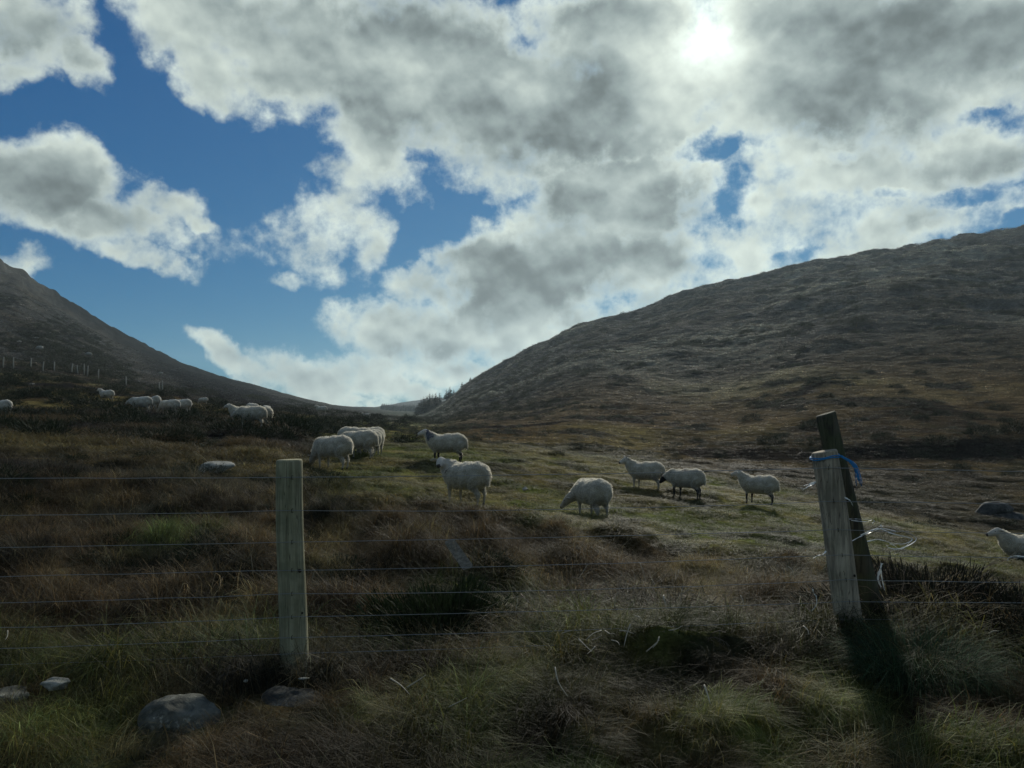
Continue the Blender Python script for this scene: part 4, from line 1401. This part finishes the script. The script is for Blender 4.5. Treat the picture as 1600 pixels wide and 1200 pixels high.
# heading: 0 faces right in the picture, 90 away, 180 left, 270 towards the camera
sheep(728, 12.6, 140, 'turn_left', 'large cream sheep in front left of centre, rump to us, looking back at the camera', scale=1.0, v=789, fat=1.06)
sheep(698, 18.6, 178, 'up', 'white sheep with black neck patch and black legs standing side on', legs='black', mark='neck', v=723)
sheep(925, 13.3, 113, 'graze_left', 'plump cream sheep grazing with its rump to the camera, nearest right of centre', v=811, fat=1.10)
sheep(1008, 18.4, 150, 'turn_half', 'horned white sheep behind the black faced one, head up looking at the camera', horns=True, v=765, scale=.95, fat=.96)
sheep(1071, 17.2, 138, 'low', 'black faced sheep with black legs and dark back marks', face='black', legs='black', mark='back', horns=True, v=778, fat=1.02, scale=.93)
sheep(1184, 17.6, 142, 'up', 'cream sheep standing alone, head raised to the left, between black faced sheep and leaning post', legs='black', horns=False, v=787, scale=.92, fat=.98)
sheep(1600, 14.6, 172, 'up', 'white sheep cut off by the right edge of the frame, looking left', v=893)
sheep(521, 16.2, 152, 'graze', 'cream sheep grazing in front of the huddle, nearest of the left group', v=733)
sheep(562, 19.0, 163, 'graze', 'sheep right behind the nearest of the left group, side on and grazing', v=717)
sheep(577, 20.2, 128, 'graze', 'sheep seen from behind at the right end of the left huddle', v=714, fat=1.05)
sheep(584, 21.2, 122, 'graze', 'sheep at the far right of the left huddle, mostly hidden by the one before it', v=711)
sheep(556, 22.4, 15, 'graze', 'sheep at the back left of the huddle, facing right towards the others', v=705, fat=1.05)
sheep(582, 23.2, 140, 'low', 'rearmost sheep of the left huddle, only back and head showing', v=704)
sheep(394, 25.4, 176, 'low', 'large pale sheep standing side on in the scrub, in front of its three companions', v=668, fat=1.05)
sheep(409, 26.6, 150, 'graze', 'sheep whose rump shows behind the large pale sheep in the scrub', v=668)
sheep(378, 27.4, 172, 'up', 'sheep half hidden behind the large pale one, head raised at its left', v=664, scale=.95)
sheep(395, 52, 60, 'graze', 'small far sheep standing above the scrub group, the left one of the two', near=False, v=646)
sheep(417, 54, 80, 'graze', 'small far sheep standing above the scrub group, the right one of the two', near=False, v=649)
sheep(221, 33, 176, 'low', 'longest white sheep of the row in the left scrub, head at its left', near=False, v=645)
sheep(243, 37, 130, 'graze', 'sheep squeezed between the longest white one and its neighbour in the left scrub', near=False, v=641)
sheep(266, 34, 170, 'graze', 'grey white sheep third in the row in the left scrub', near=False, v=649)
sheep(286, 36, 160, 'graze', 'sheep at the right end of the row in the left scrub', near=False, v=647)
sheep(167, 45, 165, 'up', 'small sheep lying up alone left of the row in the scrub', near=False, v=628)
sheep(4, 31, 160, 'graze', 'sheep with rounded rump cut off by the left edge of the frame', near=False, v=652)
sheep(318, 62, 175, 'graze', 'tiny distant sheep between the row and the scrub group', near=False, v=632, scale=.8)
sheep(503, 62, 165, 'up', 'tiny distant sheep in dark scrub above the left huddle', near=False, v=648)
sheep(573, 90, 165, 'up', 'tiniest distant sheep near the valley bottom', near=False, v=655)


# ------------------------------------------------------------------ shrubs
def shrub_mesh(name, parts_list, mat=m_leaf):
    v, q, c = merge(parts_list)
    me_ = mesh_from(name, v, q, mat, False)
    col_attr(me_, 'shade', c)
    return me_


m_bush = plant_material('gorse_needles', .12, .7, .06, inst=False)
m_twig = plant_material('dry_stem', .05, .7, .3, inst=False)
GREEN = np.array([[.030, .045, .020]]); DKG = np.array([[.020, .028, .016]])


def tinted(p, c): v, q, k = p; return v, q, k * c


def twigs(n, h, spread, width, seed, col, fork=3, droop=.3, lean=.5):
    """woody stems that fork, as thin square tubes"""
    g_ = np.random.default_rng(seed); V, Q, C_ = [], [], []
    for i in range(n):
        a_ = g_.uniform(0, 6.28); r_ = spread * math.sqrt(g_.uniform())
        p = np.array([r_ * math.cos(a_), r_ * math.sin(a_), -.02]); dr = np.array([math.cos(a_) * lean, math.sin(a_) * lean, 1.0]) + g_.normal(0, .25, 3); dr /= np.linalg.norm(dr)
        stack = [(p, dr, h * g_.uniform(.6, 1.1), width, 0)]
        while stack:
            p, dr, L_, w_, lv = stack.pop()
            pts = [p]; dd = dr.copy()
            for s_ in range(4):
                dd = dd + g_.normal(0, .16, 3) - np.array([0, 0, droop * .12 * s_]); dd /= np.linalg.norm(dd)
                pts.append(pts[-1] + dd * L_ * (.55 if lv == 0 else .5) / 4)
            tv, tq = tube(pts, [w_, w_ * .9, w_ * .75, w_ * .6, w_ * .5], 3, cap=False)
            o_ = len(V); V += tv; Q += [tuple(k_ + o_ for k_ in f) for f in tq]
            b_ = g_.uniform(.7, 1.3); C_ += [np.array(col) * b_] * len(tv)
            if lv < 2:
                for _ in range(fork if lv == 0 else 2):
                    s_ = g_.integers(1, 5)
                    nd = dd + g_.normal(0, .55, 3); nd /= np.linalg.norm(nd)
                    stack.append((pts[s_], nd, L_ * g_.uniform(.5, .85), w_ * .55, lv + 1))
    return np.array(V), np.array(Q), np.array(C_)


# gorse bushes over the left rough ground
gorse = [shrub_mesh('gorse_bush', [tinted(leaf_clump(1500, .55, .62, .06, 400 + i, spiky=True), DKG), twigs(7, .7, .2, .012, 410 + i, (.05, .04, .03))], m_bush) for i in range(4)]
g = np.random.default_rng(77)
spots = [(-2, 21, 1.0), (60, 19, 1.25), (72, 17.5, 1.0), (95, 24, .8), (30, 30, 1.2), (110, 30, 1.2), (150, 26, 1.1), (185, 29, 1.2), (213, 27, 1.3), (245, 29, 1.3), (275, 28, 1.2),
         (175, 36, 1.5), (140, 40, 1.4), (100, 44, 1.6), (60, 48, 1.6), (20, 46, 1.5), (300, 31, 1.1), (325, 28, 1.2), (350, 24.5, 1.0), (372, 23.6, .9), (398, 23.2, .8), (430, 24, 1.1),
         (452, 26, 1.3), (475, 30, 1.3), (345, 33, 1.2), (320, 40, 1.2), (440, 33, 1.2), (470, 38, 1.4), (500, 48, 1.6), (530, 55, 1.8), (560, 70, 2.0), (585, 80, 2.2), (440, 45, 1.4),
         (160, 20, .7), (205, 19, .65), (255, 20.5, .8), (295, 21, .8), (240, 45, 1.4), (205, 52, 1.3), (180, 62, 1.8), (245, 70, 1.6), (278, 75, 1.7), (100, 70, 1.7), (40, 66, 1.8), (8, 60, 1.7), (345, 60, 1.6),
         (130, 56, 1.7), (545, 33, .8), (605, 60, 1.3), (625, 75, 1.6), (640, 110, 2.2), (470, 17.6, .45), (490, 14.5, .5), (500, 60, 1.4), (390, 46, 1.0), (420, 60, 1.5), (85, 33, 1.0), (200, 33.5, .9), (15, 24, .8)]
LAB = {(72, 17.5): 'tall narrow dark gorse bush in the dry grass, nearest the left edge group', (-2, 21): 'dark gorse bush cut off by the left edge of the frame',
       (213, 27): 'broad dark gorse in front of the longest white sheep of the row', (275, 28): 'dark gorse just below the right end of the sheep row',
       (372, 23.6): 'dark gorse hiding the legs of the large pale sheep in the scrub', (452, 26): 'dark gorse to the right of the scrub sheep group',
       (500, 48): 'dark gorse on the slope just left of the small far sheep above the huddle', (205, 19): 'small dark gorse alone in the dry grass below the sheep row',
       (295, 21): 'small dark gorse in dry grass above the flat lichened rock', (545, 33): 'low dark gorse directly above the left huddle of sheep',
       (640, 110): 'dark bushy gorse at the valley bottom below the far conifers', (185, 29): 'dark gorse left of the longest white sheep of the row',
       (345, 60): 'dark round bush on the slope above the tiny distant sheep'}
LAB2 = {(735, 30): 'small dark bush on the pasture right of the sheep with black neck patch', (905, 33): 'dark bush at the hill foot above the plump grazing sheep',
        (1440, 50): 'dark bush just above the field boundary right of the old mossy post', (1500, 34): 'dark bush in the gully above the largest boulder',
        (1330, 62): 'dark bush on the right hill directly behind the old mossy post', (1090, 44): 'dark bush above the black faced sheep at the hill foot',
        (1585, 41): 'dark bush on the field boundary by the right edge of the frame'}
rest = []
for i, (u_, d_, s_) in enumerate(spots + [(735, 30, .5), (775, 31, .55), (745, 36, .6), (905, 33, .55), (870, 27, .4), (1440, 50, .9), (1470, 52, .9), (1520, 50, 1.0), (1560, 54, 1.1), (1330, 62, .8), (1400, 70, 1.0),
                                         (1500, 34, .6), (1575, 33, .7), (1420, 31, .5), (1220, 46, .6), (1090, 44, .6), (1380, 40.5, .8), (1585, 41, 1.2), (1530, 40.6, 1.2)]):
    p = at(u_, d_); rz_ = g.uniform(0, 6.28); k_ = s_ * g.uniform(.85, 1.15) * 1.1
    lab = LAB.get((u_, d_)) or LAB2.get((u_, d_))
    if lab is None:
        rest.append((p.x, p.y, p.z - .06, i % 4, rz_, k_)); continue
    o = obj('gorse_bush', gorse[i % 4]); o.location = (p.x, p.y, p.z - .06); o.rotation_euler = (0, 0, rz_)
    o.scale = (k_ * 1.15, k_ * 1.15, k_ * .8)
    tag(o, lab, 'bush', 'dark gorse bushes')
# the thicket between them runs together
g2_ = np.random.default_rng(79)
for i in range(150):
    u_ = g2_.uniform(-40, 640) if i < 115 else g2_.uniform(1150, 1700); d_ = math.exp(g2_.uniform(math.log(22), math.log(85))) if i < 115 else g2_.uniform(38, 90)
    if 300 < u_ < 640 and d_ < 30: continue
    if fbm(np.array([u_ / 60]), np.array([math.log(d_) * 4]), 44, 2)[0] < -.05: continue
    p = at(u_, d_); rest.append((p.x, p.y, p.z - .08, i % 4, g2_.uniform(0, 6.28), g2_.uniform(.5, 1.1) * (.7 + d_ / 70)))
for i in range(95):
    u_ = g2_.uniform(-60, 900); d_ = g2_.uniform(5.7, 13)
    if u_ > 560 and d_ > 8.2: continue
    if fbm(np.array([u_ / 90]), np.array([d_ * 1.1]), 47, 2)[0] < -.02: continue
    p = at(u_, d_); rest.append((p.x, p.y, p.z - .04, i % 4, g2_.uniform(0, 6.28), g2_.uniform(.28, .55)))
rr_ = np.array(rest)
scatter('scrub', 'dark gorse and heather scrub running together over the rough ground', gorse, rr_[:, :3], rr_[:, 3].astype(int), rr_[:, 4],
        np.stack([rr_[:, 5] * 1.25, rr_[:, 5] * 1.25, rr_[:, 5] * .65], 1), np.ones((len(rr_), 3)))

# foreground plants
m1 = shrub_mesh('gorse_plant', [tinted(leaf_clump(9000, .50, .46, .040, 431, spiky=True), GREEN * .7), twigs(16, .42, .3, .006, 432, (.05, .06, .03))], m_bush)
o = obj('gorse_bush', m1); p = at(690, 5.3); o.location = (p.x, p.y, p.z - .03)
tag(o, 'low dark green gorse with upright shoots just behind the fence, centre', 'bush')
m1 = shrub_mesh('bramble_plant', [tinted(leaf_clump(12000, .78, .42, .040, 441, spiky=True), np.array([[.020, .020, .014]])), twigs(80, .80, .4, .0042, 442, (.20, .145, .10), droop=1.0, lean=.8)], m_bush)
o = obj('bramble', m1); p = at(1432, 5.0); o.location = (p.x, p.y, p.z - .03)
tag(o, 'dark mass of leafless brambles right of the old mossy post', 'bush')
m1 = shrub_mesh('rush_clump', [tinted(blades(2200, .25, .30, .45, .7, .003, 451), np.array([[.030, .052, .024]])), tinted(blades(600, .20, .34, .8, .8, .003, 452), np.array([[.05, .06, .03]]))], m_bush)
o = obj('rush_clump', m1); p = at(1428, 3.95); o.location = (p.x, p.y, p.z - .02)
tag(o, 'deep green rushy clump on the verge below the brambles', 'plant')
m1 = shrub_mesh('dark_scrub', [tinted(leaf_clump(7000, .60, .34, .036, 461, spiky=True), np.array([[.020, .022, .016]])), twigs(16, .40, .4, .0035, 462, (.06, .045, .035), droop=.9)], m_bush)
o = obj('bramble', m1); p = at(1590, 4.6); o.location = (p.x, p.y, p.z - .03)
tag(o, 'dark bramble thicket cut by the right edge of the frame, beyond the green clump', 'bush')
for i, (u_, d_, h_, l_) in enumerate([(1240, 4.9, .52, 'thin leafless forked sapling left of the leaning post'), (1437, 5.6, .34, 'small bare forked weed standing up in the pasture edge right of the posts'),
                                      (1560, 4.9, .36, 'bare pale thistle stalk near the right edge above the thicket'), (1100, 4.2, .42, 'long bent bramble cane arching down the verge left of the leaning post')]):
    m1 = shrub_mesh('dry_weed', [twigs(2 if i != 3 else 1, h_, .02, .0035, 470 + i, (.07, .055, .04), fork=4, droop=.1 if i != 3 else 1.6, lean=.15)], m_twig)
    o = obj('dry_weed', m1); p = at(u_, d_); o.location = p
    tag(o, l_, 'plant')
m1 = shrub_mesh('bramble_canes', [twigs(95, .62, .55, .0042, 481, (.30, .22, .15), fork=3, droop=1.2, lean=.9)], m_twig)
o = obj('bramble', m1); p = at(1005, 5.2); o.location = p; o.scale = (1.5, .6, 1)
tag(o, 'tangle of thin brown bramble canes behind the wires, centre right', 'bush')
m1 = shrub_mesh('bramble_canes', [twigs(60, .56, .35, .0042, 483, (.26, .19, .13), fork=3, droop=1.2, lean=.9)], m_twig)
o = obj('bramble', m1); p = at(1225, 4.9); o.location = p; o.scale = (1.2, .6, 1)
tag(o, 'tangle of brown bramble canes at the left foot of the leaning post', 'bush')

m1 = shrub_mesh('dead_canes', [twigs(26, .75, .5, .0040, 491, (.42, .35, .25), fork=2, droop=1.4, lean=1.0)], m_twig)
o = obj('bramble', m1); p = at(985, 4.9); o.location = p; o.scale = (1.2, .5, .9)
tag(o, 'pale dead bramble canes bent over the grass in front of the brown tangle', 'bush')
# bleached broken stalks
ORD = ['first', 'second', 'third', 'fourth', 'fifth', 'sixth', 'seventh', 'eighth', 'ninth', 'tenth', 'eleventh', 'twelfth', 'thirteenth', 'fourteenth', 'fifteenth', 'sixteenth']
m_bleach, t, b = material('bleached_stalk', .6, .3); b.inputs['Base Color'].default_value = (.44, .39, .29, 1)
g = np.random.default_rng(88)
stalks = [(905, 903, 918, 882), (940, 985, 915, 1000), (904, 998, 925, 1018), (960, 950, 966, 925), (1000, 880, 1011, 915), (1030, 995, 1020, 1012), (1018, 905, 1023, 915), (1037, 930, 1041, 945),
          (955, 1000, 968, 1008), (985, 975, 975, 1010), (1010, 1018, 1030, 1000), (930, 1010, 917, 1022), (1045, 985, 1066, 978), (992, 962, 1004, 972), (1060, 890, 1056, 905), (877, 990, 900, 984),
          (867, 1042, 887, 1088), (610, 1060, 640, 1085), (636, 1074, 665, 1055), (488, 905, 492, 890), (700, 1105, 730, 1090), (1255, 978, 1264, 992), (1157, 930, 1161, 950), (12, 985, 8, 1000), (1232, 885, 1243, 905),
          (1100, 1070, 1110, 1100), (1545, 990, 1560, 986), (1580, 935, 1590, 930), (945, 985, 960, 990), (925, 1000, 940, 993), (968, 985, 990, 990), (890, 897, 893, 880)]
for i, (u0, v0_, u1, v1_) in enumerate(stalks):
    d_ = 3.3                                   # where the line of sight meets the top of the dead grass
    while d_ < 9 and pz(max(v0_, v1_), d_) > ground_z((u0 - 800) / F * d_, d_) + .17: d_ += .06
    a_ = pt(u0, v0_, d_); b_ = pt(u1, v1_, d_ - .05)
    ga, gb = ground_z(a_[0], a_[1]), ground_z(b_[0], b_[1])
    mid = (a_ + b_) / 2 + g.normal(0, .007, 3)
    pts = curve_pts([a_, mid, b_], 6)
    # the stalk's lower end runs on down to the ground it grew from
    lo = np.array(a_ if a_[2] < b_[2] else b_); gz = ground_z(lo[0], lo[1])
    V, Q = tube(pts, np.linspace(.0036, .0014, len(pts)) * g.uniform(.6, 1.2), 5)
    o = obj('dry_stalk', pymesh('dry_stalk', [np.array(v) - a_ for v in V], Q, m_bleach)); o.location = a_
    rk = sorted(range(len(stalks)), key=lambda q_: stalks[q_][0]).index(i)
    side = 'left' if rk < 16 else 'right'; rk = rk if rk < 16 else len(stalks) - 1 - rk
    ln = math.hypot(u1 - u0, v1_ - v0_); slope = (v1_ - v0_) * (u1 - u0)
    way = 'nearly upright' if abs(v1_ - v0_) > 2.5 * abs(u1 - u0) else ('lying almost flat' if abs(v1_ - v0_) < .5 * abs(u1 - u0) else ('slanting down to the right' if slope > 0 else 'slanting down to the left'))
    tag(o, f"{'long' if ln > 28 else 'short'} bleached stalk, {way}, {ORD[rk]} from the {side} among the dry stalks", 'stalk', 'bleached stalks in the dead grass')
br = []
for pp in ([(1005, 1130), (1018, 1127), (1030, 1118), (1037, 1128), (1045, 1136)], [(1030, 1118), (1028, 1112)], [(1018, 1127), (1008, 1126)]):
    V, Q = tube(curve_pts([pt(a_, b_, 3.7) for a_, b_ in pp], 8), .0042, 5); br.append((V, Q))
V, Q = join(br); o0 = np.array(V[0])
o = obj('dry_branch', pymesh('dry_branch', [np.array(v) - o0 for v in V], Q, m_bleach)); o.location = o0
tag(o, 'forked bleached twig lying on the verge grass right of centre', 'twig')

# ------------------------------------------------------------------ far posts, trees
post_v, post_q = tube([(0, 0, -.3), (0, 0, .6), (0.02, 0, 1.3)], [.07, .07, .06], 7)
post_me = pymesh('far_post', post_v, post_q, m_pale)
g = np.random.default_rng(99)
FP = [(4, 570, 88), (20, 571, 88), (47, 572, 90), (66, 574, 90), (84, 576, 92), (111, 580, 94), (121, 580, 94), (131, 581, 95), (136, 582, 95), (153, 586, 96), (197, 594, 97), (249, 606, 92), (254, 607, 92)]
for (u_, v_, d_) in FP:
    p = at(u_, d_)
    o = obj('fence_post', post_me); o.location = p; o.rotation_euler = (g.uniform(-.08, .08), g.uniform(-.1, .1), 0); k_ = g.uniform(.8, 1.2); o.scale = (1, 1, k_)
    tag(o, f'pale old post, {ORD[FP.index((u_, v_, d_))]} from the left in the row below the left hill', 'post', 'row of pale posts below the left hill')


def conifer(h, w, seed):
    g_ = np.random.default_rng(seed); parts = []
    V, Q, C_ = [], [], []
    n = 22
    for k_ in range(n):
        q = k_ / n; z_ = h * (.12 + .86 * q); rr_ = w * (1 - q) ** .8 * g_.uniform(.7, 1.15) + .1
        for _ in range(int(8 * (1 - q)) + 4):
            a_ = g_.uniform(0, 6.28); dr = np.array([math.cos(a_), math.sin(a_), -.25 + g_.normal(0, .12)]); r2 = rr_ * g_.uniform(.5, 1.1)
            c = np.array([0, 0, z_]); s_ = np.array([-dr[1], dr[0], 0]) * r2 * .28
            o_ = len(V); V += [c, c + dr * r2 * .6 - s_, c + dr * r2, c + dr * r2 * .6 + s_ + np.array([0, 0, .12 * r2])]
            Q.append((o_, o_ + 1, o_ + 2, o_ + 3)); C_ += [np.array([.024, .032, .02]) * g_.uniform(.7, 1.4)] * 4
    return np.array(V), np.array(Q), np.array(C_)


con_me = [shrub_mesh('conifer_crown', [conifer(9, 2.6, 500 + i)], m_bush) for i in range(4)]
tv, tq = tube([(0, 0, -1), (0, 0, 4), (0, 0, 8)], [.22, .16, .04], 6); trunk_me = pymesh('trunk', tv, tq, m_bark)
g = np.random.default_rng(123)
CF = [(654, 648, 395, 7), (658, 646, 392, 8.5), (662, 645, 390, 9), (667, 640, 390, 9), (671, 637, 388, 9.5), (676, 637, 392, 8), (681, 634, 385, 7.5), (687, 633, 380, 6.5), (698, 622, 372, 6),
                         (703, 619, 370, 6.5), (709, 617, 366, 4), (722, 606, 345, 3.2), (735, 600, 336, 2.4), (664, 650, 360, 8), (672, 647, 356, 8), (681, 642, 352, 6.5)]
for (u_, v_, d_, h_) in CF:
    x = (u_ - 800) / F * d_; z_ = max(ground_z(x, d_), pz(v_ + 4, d_))
    z_ = ground_z(x, d_) if ground_z(x, d_) > pz(v_ + 16, d_) else z_
    r_ = empty('conifer', (x, d_, z_), g.uniform(0, 6), f'far dark conifer at the head of the valley, {ORD[sorted(CF).index((u_, v_, d_, h_))]} from the left of the row', 'tree', 'conifers at the head of the valley')
    r_.scale = (h_ / 9 * (1.7 if u_ < 690 else 1.1), h_ / 9 * 1.5, h_ / 9)
    obj('crown', con_me[g.integers(0, 4)], r_); obj('trunk', trunk_me, r_)
# the plantation that closes the valley reads as one dark band
pl = []
for i in range(150):
    d_ = g.uniform(800, 850); u_ = g.uniform(596, 652)
    v_, q_, c_ = conifer(g.uniform(6, 8.5), 2.6, 600 + i)
    x = (u_ - 800) / F * d_
    pl.append((v_ + np.array([x, d_, ground_z(x, d_) - 1.0]), q_, c_))
o = obj('plantation', shrub_mesh('plantation', pl, m_bush)); tag(o, 'dark band of far forestry closing the valley between the hills', None, None, 'stuff')

# ------------------------------------------------------------------ air
m_haze = bpy.data.materials.new('haze'); m_haze.use_nodes = True
ht = NT(m_haze.node_tree); ht.n.clear()
pv = ht.new('ShaderNodeVolumePrincipled'); pv.inputs['Color'].default_value = (.72, .90, 1.0, 1)
pv.inputs['Density'].default_value = 0.00017; pv.inputs['Anisotropy'].default_value = 0.45
ho = ht.new('ShaderNodeOutputMaterial'); ht.l.new(pv.outputs[0], ho.inputs['Volume'])
zlo, zhi = float(Z.min()) - 1.0, float(Z.max()) + 4.0
S_ = 2450.0
V = [(sx * S_, sy * S_, zz) for zz in (zlo, zhi) for sy in (-1, 1) for sx in (-1, 1)]
Q = [(0, 2, 3, 1), (4, 5, 7, 6), (0, 1, 5, 4), (2, 6, 7, 3), (0, 4, 6, 2), (1, 3, 7, 5)]
hz = obj('haze', pymesh('haze', V, Q, m_haze, False)); tag(hz, 'thin blue haze filling the valley air', None, None, 'stuff')
